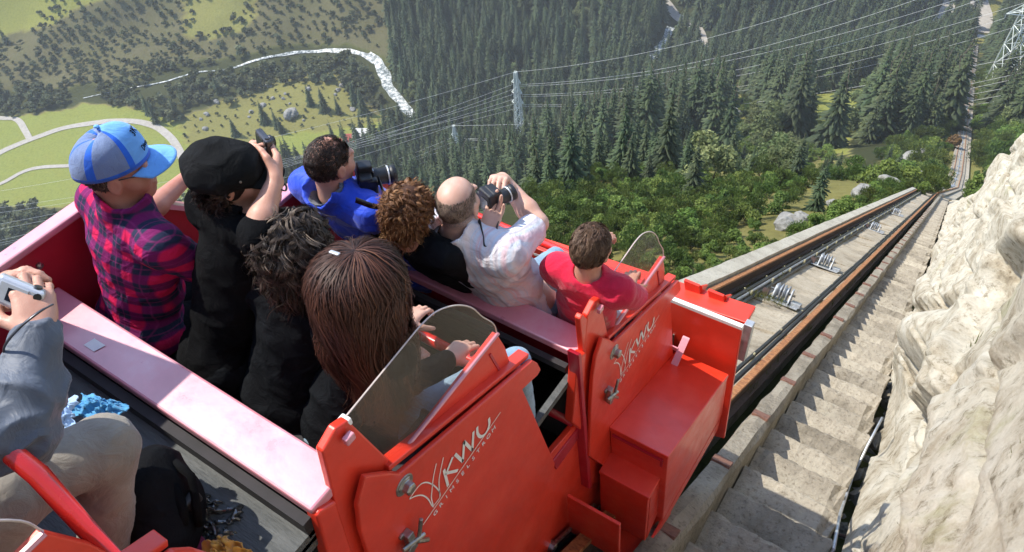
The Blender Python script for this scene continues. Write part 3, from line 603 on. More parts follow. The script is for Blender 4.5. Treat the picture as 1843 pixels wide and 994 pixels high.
def rock_mat():
    mt,nd,lk,b=new_mat('pale_granite'); g=N_(nd,'ShaderNodeNewGeometry'); mp=N_(nd,'ShaderNodeMapping'); mp.inputs['Rotation'].default_value=(R_(36),0,R_(4)); mp.inputs['Scale'].default_value=(1.3,.85,1.3); lk.new(g.outputs['Position'],mp.inputs[0])
    n=N_(nd,'ShaderNodeTexNoise',i_Scale=1.9,i_Detail=12,i_Roughness=.74); n.inputs['Distortion'].default_value=.15; lk.new(mp.outputs[0],n.inputs['Vector'])
    r=ramp(nd,[(.29,(.21,.17,.115)),(.41,(.42,.365,.275)),(.52,(.56,.515,.42)),(.67,(.65,.62,.54))]); lk.new(n.outputs[0],r.inputs[0])
    n2=N_(nd,'ShaderNodeTexNoise',i_Scale=8,i_Detail=11,i_Roughness=.78); lk.new(mp.outputs[0],n2.inputs['Vector']); r2=ramp(nd,[(.34,(.36,.32,.25)),(.47,(.95,.94,.92)),(.75,(1.1,1.08,1.05))]); lk.new(n2.outputs[0],r2.inputs[0])
    mx=N_(nd,'ShaderNodeMix',data_type='RGBA',blend_type='MULTIPLY'); mx.inputs[0].default_value=1; lk.new(r.outputs[0],mx.inputs[6]); lk.new(r2.outputs[0],mx.inputs[7])
    n4=N_(nd,'ShaderNodeTexNoise',i_Scale=1.1,i_Detail=6,i_Roughness=.65); lk.new(g.outputs['Position'],n4.inputs['Vector']); r4=ramp(nd,[(.60,(0,0,0)),(.72,(.55,.55,.55))]); lk.new(n4.outputs[0],r4.inputs[0]); m4=N_(nd,'ShaderNodeMix',data_type='RGBA'); m4.inputs[7].default_value=(.30,.29,.12,1); lk.new(r4.outputs[0],m4.inputs[0]); lk.new(mx.outputs[2],m4.inputs[6])
    lk.new(m4.outputs[2],b.inputs['Base Color']); b.inputs['Roughness'].default_value=.85; b.inputs['Specular IOR Level'].default_value=.25
    n3=N_(nd,'ShaderNodeTexNoise',i_Scale=9,i_Detail=13,i_Roughness=.78); lk.new(g.outputs['Position'],n3.inputs['Vector']); bp=N_(nd,'ShaderNodeBump',i_Strength=.75,i_Distance=.07); lk.new(n3.outputs[0],bp.inputs['Height'])
    lk.new(bp.outputs[0],b.inputs['Normal']); return mt
M['rock']=rock_mat()
V,f=rock_face(); o=obj('rock_face',V,f,M['rock'],smooth=True); tag(o,'pale sunlit granite face rising beside the stairs','rock',kind='structure')
# ------------------------------------------------------------------ vegetation
def leafmat(name,stops,objr=.18,scale=.9,trans=.25):
    mt,nd,lk,b=new_mat(name); g=N_(nd,'ShaderNodeNewGeometry'); oi=N_(nd,'ShaderNodeObjectInfo')
    r=ramp(nd,stops); 
    at=N_(nd,'ShaderNodeAttribute',attribute_name='leaf'); lk.new(at.outputs['Fac'],r.inputs[0])
    hs=N_(nd,'ShaderNodeHueSaturation'); mr=N_(nd,'ShaderNodeMapRange',i_3=1-objr*1.4,i_4=1+objr*1.4); lk.new(oi.outputs['Random'],mr.inputs[0]); lk.new(mr.outputs[0],hs.inputs['Value'])
    m2=N_(nd,'ShaderNodeMath',operation='FRACT'); m3=N_(nd,'ShaderNodeMath',operation='MULTIPLY',i_1=9.7); lk.new(oi.outputs['Random'],m3.inputs[0]); lk.new(m3.outputs[0],m2.inputs[0]); mr2=N_(nd,'ShaderNodeMapRange',i_3=.5-objr*.13,i_4=.5+objr*.10); lk.new(m2.outputs[0],mr2.inputs[0]); lk.new(mr2.outputs[0],hs.inputs['Hue'])
    lk.new(r.outputs[0],hs.inputs['Color']); lk.new(hs.outputs[0],b.inputs['Base Color']); b.inputs['Roughness'].default_value=.65; b.inputs['Specular IOR Level'].default_value=.25
    if trans:
        out=nd['Material Output']; tl=N_(nd,'ShaderNodeBsdfTranslucent'); lk.new(hs.outputs[0],tl.inputs[0]); mx=N_(nd,'ShaderNodeMixShader',i_0=trans); lk.new(b.outputs[0],mx.inputs[1]); lk.new(tl.outputs[0],mx.inputs[2]); lk.new(mx.outputs[0],out.inputs[0])
    return mt
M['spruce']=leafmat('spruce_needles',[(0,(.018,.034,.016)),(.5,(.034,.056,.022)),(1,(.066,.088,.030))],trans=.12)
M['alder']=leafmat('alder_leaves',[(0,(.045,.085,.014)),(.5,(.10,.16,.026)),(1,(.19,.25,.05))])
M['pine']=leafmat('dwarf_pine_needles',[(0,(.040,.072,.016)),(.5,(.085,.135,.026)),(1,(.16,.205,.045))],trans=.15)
M['birch']=leafmat('pale_shrub_leaves',[(0,(.07,.10,.035)),(.5,(.13,.17,.06)),(1,(.22,.25,.10))])
M['heath']=leafmat('heath_shrub_leaves',[(0,(.048,.064,.028)),(.5,(.085,.10,.042)),(1,(.14,.145,.06))])
M['autumn']=leafmat('rusty_leaves',[(0,(.10,.05,.02)),(.5,(.19,.09,.035)),(1,(.27,.14,.05))])
M['bark']=mat('bark',(.14,.105,.075),(.08,.06,.045),9,.9)
def spruce_mesh(seed,lv=15,br=9,slim=.17):
    r=np.random.default_rng(seed); V=[];f=[];A=[];Ht=1.0
    for l in range(lv):
        t=l/(lv-1); z=.07+.90*t; rad=(slim*(1-t)**.85+.008)*(1+.18*r.normal()); nb=max(4,int(br*(1-.45*t)))
        for b in range(nb):
            a=2*math.pi*(b+r.random()*.8)/nb+l*1.3; L=rad*(.75+.5*r.random()); wd=L*.31+.006; dz=-L*.38*(1-.5*t)
            d=np.array([math.cos(a),math.sin(a),0]); s=np.array([-d[1],d[0],0]); p0=np.array([0,0,z+.012*r.normal()]); 
            p1=p0+d*L*.55+np.array([0,0,dz*.25]); p2=p0+d*L+np.array([0,0,dz*1.0])
            n=len(V); V+=[p0-s*.004,p0+s*.004,p1+s*wd*.5+np.array([0,0,-wd*.22]),p1-s*wd*.5+np.array([0,0,-wd*.22]),p2+s*wd*.12,p2-s*wd*.12,p1+np.array([0,0,wd*.12])]
            f+=[(n,n+1,n+6),(n+1,n+2,n+6),(n+3,n,n+6),(n+2,n+4,n+6),(n+4,n+5,n+6),(n+5,n+3,n+6)]
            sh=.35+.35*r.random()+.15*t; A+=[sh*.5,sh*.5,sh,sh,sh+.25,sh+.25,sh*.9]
    n=len(V); V+=[(.006,0,.93),(-.003,.005,.93),(-.003,-.005,.93),(0,0,1.0)]; f+=[(n,n+1,n+3),(n+1,n+2,n+3),(n+2,n,n+3)]; A+=[.6]*4
    return mesh('spruce_crown',V,f,M['spruce'],attrs={'leaf':('FLOAT',np.clip(A,0,1))})
def trunk_mesh(name,h,r0,seed):
    r=np.random.default_rng(seed); pts=[(r.normal()*.006*k,r.normal()*.006*k,h*k/5) for k in range(6)]; V,f=tube(pts,np.linspace(r0,r0*.15,6),6); return mesh(name,V,f,M['bark'],True)
def bush_mesh(seed,m,nl=700,leaf=.06,lobes=7,flat=.75,name='shrub_crown',shoot=0):
    r=np.random.default_rng(seed); C=[];Rr=[]
    for k in range(lobes):
        a=r.random()*6.28; d=.33*math.sqrt(r.random()); C.append((d*math.cos(a),d*math.sin(a),.22+.52*r.random()*flat)); Rr.append(.10+.14*r.random())
    C=np.array(C);Rr=np.array(Rr); k=r.integers(0,lobes,nl); u=r.normal(size=(nl,3)); u/=np.linalg.norm(u,axis=1)[:,None]; u[:,2]=np.where(u[:,2]<-.35,-u[:,2],u[:,2])
    p=C[k]+u*(Rr[k]*(.55+.5*r.random(nl)))[:,None]; p[:,2]=np.maximum(p[:,2],.03)
    nr=nrm2(u+.7*r.normal(size=(nl,3))+np.array([0,0,.35])); t=nrm2(np.cross(nr,r.normal(size=(nl,3)))); b=np.cross(nr,t); s=leaf*(.6+.8*r.random(nl))[:,None]
    if shoot:
        t=nrm2(u*.6+np.array([0,0,1.1])+.5*r.normal(size=(nl,3))); nr=nrm2(np.cross(t,r.normal(size=(nl,3)))); b=np.cross(nr,t)*.45
    V=np.stack([p-t*s,p+b*s*.55-nr*s*.12,p+t*s,p-b*s*.55-nr*s*.12],1).reshape(-1,3); F4=np.arange(nl*4).reshape(-1,4)
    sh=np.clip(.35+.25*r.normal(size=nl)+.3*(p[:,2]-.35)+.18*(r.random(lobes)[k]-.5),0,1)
    return mesh(name,V,F4,m,attrs={'leaf':('FLOAT',np.repeat(sh,4))})
def nrm2(a): return a/(np.linalg.norm(a,axis=-1,keepdims=True)+1e-9)
def stems_mesh(seed,n=6,h=.55,r0=.012,name='stem'):
    r=np.random.default_rng(seed); b=MB()
    for k in range(n):
        a=r.random()*6.28; d=np.array([math.cos(a),math.sin(a),0]); l=h*(.7+.5*r.random()); b.tube([d*.02,d*.09+np.array([0,0,l*.4]),d*(.16+.14*r.random())+np.array([0,0,l])],[r0,r0*.7,r0*.25],5)
    return mesh(name,np.vstack(b.V),b.F,M['bark'],True)
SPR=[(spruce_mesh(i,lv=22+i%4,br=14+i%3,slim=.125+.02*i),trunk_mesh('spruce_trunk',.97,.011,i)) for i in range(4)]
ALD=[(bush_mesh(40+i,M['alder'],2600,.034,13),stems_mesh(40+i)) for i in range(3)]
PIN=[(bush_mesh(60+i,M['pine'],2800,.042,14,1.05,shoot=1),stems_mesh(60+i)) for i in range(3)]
BIR=[(bush_mesh(70+i,M['birch'],2400,.03,11,1.15),stems_mesh(70+i,5,.6)) for i in range(2)]
HEA=[(bush_mesh(80+i,M['heath'],170,.13,6),stems_mesh(80+i,3)) for i in range(3)]
AUT=[(bush_mesh(90+i,M['autumn'],500,.07,7),stems_mesh(90+i,5,.6)) for i in range(1)]
def sample(poly,n,spacing,xr,yr,seed,pad=0,dens=None,base=.5,dmin=5):
    """points on the terrain whose place lies inside an outline, no two closer than the spacing"""
    r=np.random.default_rng(seed); x=r.uniform(*xr,n); y=r.uniform(*yr,n); z=zt(x,y); q=np.stack([x,y,z],-1); pr=proj(q); ok=(np.hypot(pr[:,2],0)>dmin)&inpoly(pr[:,0],pr[:,1],poly)
    ok&=(np.abs(x-tcx(y)-.4)>np.where(y>150,5.0,4.2))
    if dens is not None: ok&=r.random(n)<np.clip(base+dens*fbm(np.stack([x/22,y/22,x*0+seed],-1),2),0,1)
    q=q[ok]; 
    grid={};out=[]
    for i,(a,b,c) in enumerate(q):
        sp=spacing(a,b) if callable(spacing) else spacing; 
        g=(int(a//sp),int(b//sp)); bad=False
        for dx in(-1,0,1):
            for dy in(-1,0,1):
                for k in grid.get((g[0]+dx,g[1]+dy),()):
                    if (out[k][0]-a)**2+(out[k][1]-b)**2<sp*sp: bad=True
        if not bad: grid.setdefault(g,[]).append(len(out)); out.append((a,b,c))
    return np.array(out).reshape(-1,3)
LINES=[np.array(x,float) for x in ([(1160,-60),(1192,0),(1212,24),(1240,42),(1260,64),(1266,92)],[(1176,125),(1184,95),(1196,72),(1206,50)],[(664,98),(680,112),(690,135),(702,162),(722,188),(744,212)],[(1766,60),(1762,20)],[(285,151),(345,134),(400,128),(450,113),(500,102),(555,95),(610,93),(655,100),(676,112)],[(1470,105),(1560,92),(1640,66),(1690,40),(1706,14)])]
LW=[smooth_line([hit(*q)[:2] for q in l],6) for l in LINES]
def offlines(q,d=6):
    ok=np.ones(len(q),bool)
    for l in LW: ok&=(((q[:,None,:2]-l[None])**2).sum(-1).min(1)>d*d)
    return q[ok]
def place(pts,hmin,hmax,seed,nv,hfun=None):
    r=np.random.default_rng(seed); h=r.uniform(hmin,hmax,len(pts)); 
    return [(p,hh,r.uniform(0,6.28),int(r.integers(0,nv))) for p,hh in zip(pts,h)]
def indiv(items,vars_,name,label,cat,group,parts=('trunk','crown'),aspect=1.0):
    for (p,h,rz,v) in items:
        t=bpy.data.objects.new(name,None); COL.objects.link(t); t.location=Vector(p); t.rotation_euler=(0,0,rz); t.scale=(h*aspect,h*aspect,h); tag(t,label,cat,group)
        for me,pn in ((vars_[v][1],parts[0]),(vars_[v][0],parts[1])):
            c=bpy.data.objects.new(pn,me); COL.objects.link(c); c.parent=t
def scatter(items,vars_,name,label):
    """the many beyond the first few hundred: one object that instances the same meshes on its points"""
    if not items: return
    col=bpy.data.collections.new(name+'_kinds')
    for i,(cr,tk) in enumerate(vars_):
        o=bpy.data.objects.new('kind%02d'%i,cr); col.objects.link(o)
    me=bpy.data.meshes.new(name); me.from_pydata([tuple(p) for p,_,_,_ in items],[],[])
    for nm,typ,dat in (('sc','FLOAT',[h for _,h,_,_ in items]),('rz','FLOAT',[q for _,_,q,_ in items])): 
        a=me.attributes.new(nm,typ,'POINT'); a.data.foreach_set('value',np.array(dat,np.float32))
    a=me.attributes.new('vi','INT','POINT'); a.data.foreach_set('value',np.array([v for _,_,_,v in items],np.int32))
    o=bpy.data.objects.new(name,me); COL.objects.link(o); tag(o,label,kind='stuff')
    g=bpy.data.node_groups.new(name,'GeometryNodeTree'); g.interface.new_socket('Geometry',in_out='INPUT',socket_type='NodeSocketGeometry'); g.interface.new_socket('Geometry',in_out='OUTPUT',socket_type='NodeSocketGeometry')
    nd=g.nodes; lk=g.links; gi=nd.new('NodeGroupInput'); go=nd.new('NodeGroupOutput'); ip=nd.new('GeometryNodeInstanceOnPoints'); ci=nd.new('GeometryNodeCollectionInfo'); ci.inputs[0].default_value=col; ci.inputs[1].default_value=True; ci.inputs[2].default_value=True
    def na(n,t): q=nd.new('GeometryNodeInputNamedAttribute'); q.data_type=t; q.inputs[0].default_value=n; return q.outputs[0]
    cx=nd.new('ShaderNodeCombineXYZ'); lk.new(na('rz','FLOAT'),cx.inputs[2])
    lk.new(gi.outputs[0],ip.inputs['Points']); lk.new(ci.outputs[0],ip.inputs['Instance']); ip.inputs['Pick Instance'].default_value=True; lk.new(na('vi','INT'),ip.inputs['Instance Index']); lk.new(cx.outputs[0],ip.inputs['Rotation']); lk.new(na('sc','FLOAT'),ip.inputs['Scale']); lk.new(ip.outputs[0],go.inputs[0])
    md=o.modifiers.new('scatter','NODES'); md.node_group=g
def inview(it,hide=None):
    """how large a plant shows: 0 when it stands outside the picture"""
    p=np.array([i[0] for i in it]); h=np.array([i[1] for i in it]); pr=proj(p+np.array([0,0,1])*h[:,None]*.6); vis=(pr[:,0]>-5)&(pr[:,0]<1848)&(pr[:,1]>-5)&(pr[:,1]<560)
    hid=np.zeros(len(it),bool)
    for poly in ([(0,470),(100,400),(130,330),(140,240),(300,230),(330,260),(500,250),(480,330),(560,300),(640,260),(690,330),(780,330),(790,320),(900,300),(970,400),(960,470),(1030,480),(1100,400),(1170,450),(1200,520),(1000,994),(0,994)],[(1843,230),(1800,330),(1720,365),(1400,700),(1200,560),(1655,345),(1700,345)]): hid|=inpoly(pr[:,0],pr[:,1],poly)
    return np.where(vis&~hid,h/pr[:,2],0)
def split(it,n=298):
    s=inview(it); k=np.argsort(-s)[:n]; k=k[s[k]>0]; ks=set(k.tolist()); return [it[i] for i in k],[q for i,q in enumerate(it) if i not in ks]
XR,YR=(-620,40),(20,820)
# spruces
sp=sample(R_SPRUCE,130000,lambda a,b:4.0,XR,YR,1,dens=1.0,base=.8,dmin=190); sp=offlines(sp,5.5)
pr=proj(sp); keep=~(inpoly(pr[:,0],pr[:,1],R_CLEAR)|inpoly(pr[:,0],pr[:,1],R_CLEAR2)|inpoly(pr[:,0],pr[:,1],[(1235,240),(1410,235),(1420,350),(1225,350)])|inpoly(pr[:,0],pr[:,1],[(1438,262),(1560,262),(1560,330),(1440,330)])|inpoly(pr[:,0],pr[:,1],[(1560,300),(1640,250),(1720,300),(1690,350),(1560,390)])); sp=sp[keep]
it=place(sp,13,27,2,4)
extra=[hit(u,v) for (u,v) in [(1275,300),(1300,305),(1420,262),(1490,266),(1404,255),(1245,245),(1266,250)]]
it+=[(p,random.uniform(21,28),random.uniform(0,6),i%4) for i,p in enumerate(extra)]
sm_=sample([(330,218),(520,242),(560,276),(300,220)],900,22,XR,YR,5); it+=place(sm_,9,15,6,4)
it+=[(hit(u,v),h,random.uniform(0,6),i%4) for i,(u,v,h) in enumerate([(14,80,17),(500,232,13),(508,240,11),(478,222,15),(600,252,13),(618,256,11),(655,252,16),(270,205,14),(282,222,16),(320,212,14),(560,190,14),(585,200,16),(610,205,13),(395,170,13),(640,190,16),(655,205,17)])]
yg=sample([(940,335),(1000,320),(1090,275),(1235,262),(1240,325),(1150,345),(1000,385),(950,380)],9000,3.4,(-150,10),(20,200),79,dens=1.0,base=.7); it+=place(yg,5,11,80,4)
yg=sample(R_BUSHSLOPE,9000,9,(-150,10),(45,250),81); it+=place(yg,3,7,82,4)
A,B=split(it)
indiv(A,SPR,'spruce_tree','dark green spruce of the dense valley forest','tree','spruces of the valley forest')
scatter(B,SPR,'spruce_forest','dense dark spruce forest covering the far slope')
mx_=sample(R_SPRUCE,2600,9,XR,YR,77,dmin=190); mx_=offlines(mx_,6); itm=place(mx_,7,13,78,2)
scatter(itm,BIR,'broadleaf_trees','pale broadleaf trees mixed among the spruces')
# bushes of the near slope
b1=sample(R_BUSHSLOPE,110000,lambda a,b:max(.95,.012*math.hypot(a,b)),(-150,40),(6,330),11,dens=1.9,base=.72); b1=offlines(b1,4)
r=np.random.default_rng(3); it=[]
for p in b1:
    dd=math.hypot(p[0],p[1]); it.append((p,(r.uniform(.9,2.3) if dd<140 else r.uniform(2.0,4.6))*(.75 if p[0]>-9 else 1),r.uniform(0,6.28),int(r.integers(0,6))))
rt=sample([(1735,335),(1745,200),(1790,190),(1843,120),(1990,60),(1990,330),(1800,330)],6000,2.6,(2,70),(40,420),15); it+=[(p,r.uniform(3.0,6.5),r.uniform(0,6),int(r.integers(0,6))) for p in rt]
for y in np.arange(66,330,1.3):
    for sd in (-1,1):
        if r.random()<.62:
            x=float(tcx(y))+(-(2.2+r.random()*5) if sd<0 else 3.0+r.random()*4); it.append((np.array([x,y,float(zt(x,y))]),r.uniform(1.0,3.2)*(1+y/250),r.uniform(0,6),int(r.integers(0,6))))
for (u,v,d,h) in ((1668,338,61,1.7),(1682,334,62,1.5),(1654,338,60,1.5),(1690,330,66,1.9),(1676,322,68,2.2),(1700,335,66,1.1),(1640,336,60,1.2)):
    q=P(u,v,d); it.append((np.array([q[0],q[1],q[2]-h*.4]),h,r.uniform(0,6),int(r.integers(0,6))))
near=[]
for y in np.arange(9,57,.8):
    x=-3.1-r.random()*1.6; near.append(((x,y,float(zt(x,y))),r.uniform(.7,1.5),r.uniform(0,6),int(r.integers(0,6))))
it+=[(np.array(p),h,a,v) for p,h,a,v in near if p[1]>20]
A,B=split(it); VB=ALD+PIN
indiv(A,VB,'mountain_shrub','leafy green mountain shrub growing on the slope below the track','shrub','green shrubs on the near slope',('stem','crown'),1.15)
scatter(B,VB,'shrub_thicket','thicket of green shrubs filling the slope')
# pale shrubs of the clearing, rusty bushes beside the line
cp=sample([(1295,200),(1345,190),(1405,215),(1425,300),(1400,350),(1250,350),(1225,300),(1240,270)],9000,3.2,XR,YR,21); it=place(cp,3.0,7.0,22,2)
indiv(it[:140],BIR,'pale_shrub','pale green leafy shrub in the boulder clearing','shrub','pale shrubs in the forest clearing',('stem','crown'),1.1)
for (u,v,l) in ((1722,236,'rusty brown bush beside the upper stretch of lower track'),(1716,272,'rusty brown bush beside the lower track nearer the crest')):
    p=hit(u,v); t=thing('rusty_bush',p,l,'shrub'); t.scale=(5,5,5)
    for me,pn in ((AUT[0][1],'stem'),(AUT[0][0],'crown')): c=bpy.data.objects.new(pn,me); COL.objects.link(c); c.parent=t
# far shrubs: the hillside, the river bank, rough pasture
far=[]
h1=sample(R_HILL,110000,lambda a,b:3.9,(-900,40),(60,760),31,dens=1.0,base=.7); far+=place(offlines(h1,5),2.2,5.8,32,3)
h2=sample(R_RIVERBANK,60000,4.0,(-700,0),(60,600),33,dens=1.2,base=.75); far+=place(offlines(h2,7),4,9,34,3)
h3=sample(R_ROUGH,16000,5,(-500,0),(60,500),35,dens=1.2); far+=place(offlines(h3,6),1.2,3.2,36,3)
bl=sample(R_BOTLEFT,9000,4,(-500,-30),(10,400),37); far+=place(bl,5,10,38,3)
A,B=split(far,280)
indiv(A,HEA,'hillside_shrub','olive green bush scattered over the valley floor and far hillside','shrub','bushes of the far hillside',('stem','crown'),1.2)
scatter(B,HEA,'hillside_scrub','olive scrub covering the far hillside')
# grass tufts along the parapet and the rock foot
def tufts(pts,name,label,s0,s1,m):
    V=[];f=[];A=[];r=np.random.default_rng(5)
    for p in pts:
        for k in range(9):
            a=r.random()*6.28; h=r.uniform(s0,s1); d=np.array([math.cos(a),math.sin(a),0]); n=len(V); q=p+d*r.random()*s1*.5; V+=[q-np.array([d[1],-d[0],0])*h*.06,q+np.array([d[1],-d[0],0])*h*.06,q+d*h*.5+np.array([0,0,h])]; f.append((n,n+1,n+2)); x=r.random(); A+=[x*.6,x*.6,x]
    o=obj(name,V,f,m,attrs={'leaf':('FLOAT',A)}); tag(o,label,kind='stuff')
M['grass']=leafmat('grass_blades',[(0,(.07,.085,.02)),(.5,(.14,.15,.04)),(1,(.28,.26,.10))])
tp=[trk(x,y,w) for x,y,w in [(r.uniform(-2.2,-1.9),r.uniform(4,50),-.2) for _ in range(120)]+[(-1.75+r.normal()*.2,8.75+r.normal()*.12,-.2) for _ in range(60)]+[(-2.0+r.normal()*.1,7.6+r.normal()*.5,-.2) for _ in range(25)]+[(-.97,r.uniform(2,40),-.2) for _ in range(90)]]
tufts(tp,'track_grass','grass growing between the slabs of the track bed',.03,.09,M['grass'])
gp=[]
for y in np.arange(20,58,.12):
    x=-2.75-abs(r.normal())*.9; gp.append(np.array([x,y,float(zt(x,y))]))
tufts(gp,'verge_grass','yellow green grass beside the concrete parapet',.15,.5,M['grass'])
rk=[]
for (u,v) in ((1832,870),(1812,492),(1750,640),(1700,520),(1790,330),(1640,905),(1725,430),(1815,760)):
    q=None
    for d in np.arange(2.0,45,.03):
        p=P(u,v,d); hh=p[2]-zpl(p[1])+.55; gg=np.interp(p[1],[0,12,20,30,40,60],[.20,.15,.15,.28,.50,.9])
        if p[0]>.30-.0055*max(0,p[1]-6)+max(0,hh)*gg-.02: q=p; break
    if q is not None: rk+=[q+r.normal(size=3)*np.array([.02,.07,.05]) for _ in range(5)]
if rk: tufts(rk,'rock_grass','tufts of grass growing in cracks of the granite face',.04,.13,M['grass'])
# boulders
def boulder(p,s,label,seed,name='boulder',group=None,m='rockgrey'):
    bm=bmesh.new(); bmesh.ops.create_icosphere(bm,subdivisions=3,radius=1); V=np.array([v.co[:] for v in bm.verts]); f=[tuple(v.index for v in q.verts) for q in bm.faces]; bm.free()
    n=fbm(V*1.1+seed,3); V=V*(1+.35*n)[:,None]*np.array([1,.85,.75])*s; V=V+np.asarray(p)+np.array([0,0,s*.3]); o=obj(name,V,f,M[m],base=p); return tag(o,label,'rock',group)
M['rockgrey']=mat('grey_boulder',(.30,.29,.26),(.17,.165,.15),1.4,.9,bump=.6,bscale=4,bdist=.2)
boulder(hit(524,210),4.6,'big grey boulder on the rough pasture above the meadow',3)
for i,(u,v,s) in enumerate([(1640,296,2.2),(1655,284,1.9),(1622,305,1.6),(1662,306,1.7),(1636,318,1.5),(1610,318,1.2),(1672,296,1.4),(1648,330,1.5)]): boulder(hit(u,v),s,'pale block of the rocky outcrop left of the crest',i+5,group='blocks of the rocky outcrop')
for i in range(14):
    u,v=random.uniform(1285,1350),random.uniform(140,260); boulder(hit(u,v),random.uniform(1.0,2.4),'grey boulder lying in the forest clearing',30+i,group='boulders in the forest clearing')
for i,(u,v,s) in enumerate([(1425,402,.8),(1440,396,.6),(1410,410,.7),(1555,352,.9),(1585,345,.8),(1570,356,.6),(1500,372,.5),(1600,335,1.0)]): boulder(hit(u,v,10,200),s,'pale rock on the verge beside the concrete parapet',60+i,group='rocks on the verge')
for i in range(26):
    u,v=random.uniform(350,660),random.uniform(150,235); boulder(hit(u,v),random.uniform(.8,1.8),'small grey rock scattered over the rough pasture',80+i,group='rocks on the rough pasture')
# ------------------------------------------------------------------ buildings, pylons, wires
M['roofgrey']=mat('pale_metal_roof',(.55,.55,.53),(.45,.45,.44),1,.5); M['roofred']=mat('red_roof',(.42,.09,.06),(.33,.07,.05),1.5,.8); M['wallw']=mat('white_render',(.74,.72,.68),(.66,.64,.6),1,.9); M['pane']=mat('window_pane',(.04,.05,.06),(.03,.035,.045),2,.15); M['wood']=mat('dark_wood',(.16,.10,.06),(.10,.065,.04),3,.85); M['gal2']=mat('pylon_steel',(.68,.71,.64),(.58,.61,.55),.5,.6,metal=.1); M['wire']=mat('aluminium_wire',(.62,.63,.60),(.55,.56,.54),1,.5)
def house(c,sx,sy,h,rz,label,name,roofm,rh=2.2,win=True,wallm='wallw',cat='house'):
    t=thing(name,c,label,cat); a=np.array([math.cos(rz),math.sin(rz),0]); b=np.array([-a[1],a[0],0]); z=np.array([0,0,1.]); ax=np.array([a,b,z]); c=np.asarray(c)
    q=MB(); q.box(c+z*(h/2-.6),(sx,sy,h+1.2),ax); 
    for s in(-1,1): q.prism([c+a*s*(sx/2-.002)-b*sy/2+z*h,c+a*s*(sx/2-.002)+b*sy/2+z*h,c+a*s*(sx/2-.002)+z*(h+rh)],-a*s*.3)
    q.build('wall',M[wallm],t)
    for s in(-1,1):
        q=MB(); e=.7; lo_=c+b*s*(sy/2+e)+z*(h-rh*e/(sy/2)); hi_=c+z*(h+rh+.05); q.prism([lo_-a*(sx/2+e),lo_+a*(sx/2+e),hi_+a*(sx/2+e),hi_-a*(sx/2+e)],z*.25); q.build('roof',M[roofm],t)
    if win:
        for s in(-1,1):
            for k in range(3):
                q=MB(); q.box(c+b*s*(sy/2+.03)+a*(k-1)*sx*.28+z*h*.55,(sx*.13,.12,h*.34),ax); wn=q.build('window',M['wood'],t); q=MB(); q.box(c+b*s*(sy/2+.10)+a*(k-1)*sx*.28+z*h*.55,(sx*.10,.05,h*.27),ax); q.build('pane',M['pane'],wn)
    q=MB(); q.box(c+a*(sx*.2)+b*sy*.2+z*(h+rh*.9),(.8,.8,1.6),ax); q.build('chimney',M['wallw'],t); return t
house(hit(662,256),11,8,5.5,.5,'white house with pale roof at the edge of the meadow','white_house','wallw',3.0)
house(hit(641,259),8,6.5,3.6,.5,'small red roofed hut beside the white house','red_hut','roofred',2.2,wallm='wood')
house(hit(624,262),5.5,4.5,2.6,.5,'small red shed left of the red roofed hut','red_shed','roofred',1.5,wallm='wood')
sp_=P(1782,86,440); house((sp_[0],sp_[1],sp_[2]-3),15,11,7.5,.1,'pale flat roofed lower station beside the end of the track','lower_station','roofgrey',1.2,cat='station')
sp_=P(1749,86,438); house((sp_[0],sp_[1],sp_[2]-3),8,9,4.5,.1,'small grey station annexe left of the track end','station_annexe','roofgrey',1.0,cat='building')
b=MB(); p0=P(1738,72,446); b.tube([p0-[0,0,8],p0+[0,0,5]],.35,6); b.tube([p0+[0,0,2],p0+np.array([13,0,2])],.3,6); o=b.build('station_mast',M['gal2'],None,base=p0); tag(o,'thin pale mast with a cross beam behind the station annexe','mast')
p0=hit(1592,120); b=MB(); b.tube([p0,p0+[0,0,5.5]],.3,6); o=tag(b.build('signal_post',M['gal2'],None,base=p0),'red topped post among the spruces by the grey road','post'); b=MB(); b.box(p0+[0,0,6.2],(2.6,2.6,1.7)); b.build('red_sign',M['red'],o)
def pylon(c,h,rz,arms,label,w0=5.0,armw=9):
    t=thing('power_pylon',c,label,'pylon'); c=np.asarray(c,float); a=np.array([math.cos(rz),math.sin(rz),0]); b=np.array([-a[1],a[0],0]); z=np.array([0,0,1.]); th_=.19
    def wd(zz): return np.interp(zz/h,[0,.6,1],[w0,w0*.5,w0*.22])/2
    def pt(i,zz): q=wd(zz); return c+a*q*(1,-1,-1,1)[i]+b*q*(1,1,-1,-1)[i]+z*zz
    lv=[0]; 
    while lv[-1]<h-.5: lv.append(min(h,lv[-1]+max(2.2,wd(lv[-1])*2.6)))
    for i in range(4):
        q=MB(); q.tube([pt(i,k) for k in lv],th_*1.15,5); q.build('leg',M['gal2'],t)
    q=MB()
    for l0,l1 in zip(lv[:-1],lv[1:]):
        for i in range(4):
            j=(i+1)%4; q.tube([pt(i,l0),pt(j,l1)],th_*.75,4); q.tube([pt(j,l0),pt(i,l1)],th_*.75,4); q.tube([pt(i,l1),pt(j,l1)],th_*.7,4)
    q.build('bracing',M['gal2'],t); tips=[]
    for zz,L in arms:
        for s in(-1,1):
            q=MB(); e=c+a*s*L+z*zz; tips.append(e-z*1.6)
            for i in ((0,3) if s>0 else (1,2)): q.tube([pt(i,zz),e],th_*.9,4); q.tube([pt(i,zz+1.8),e],th_*.8,4)
            for k in (.3,.6): q.tube([pt(0 if s>0 else 1,zz)*(1-k)+e*k,pt(3 if s>0 else 2,zz+1.8)*(1-k)+e*k],th_*.6,4)
            q.build('cross_arm',M['gal2'],t); q=MB(); q.tube([e,e-z*1.6],.14,5); q.build('insulator',M['pipe'],t)
    tips.append(c+z*h); return tips
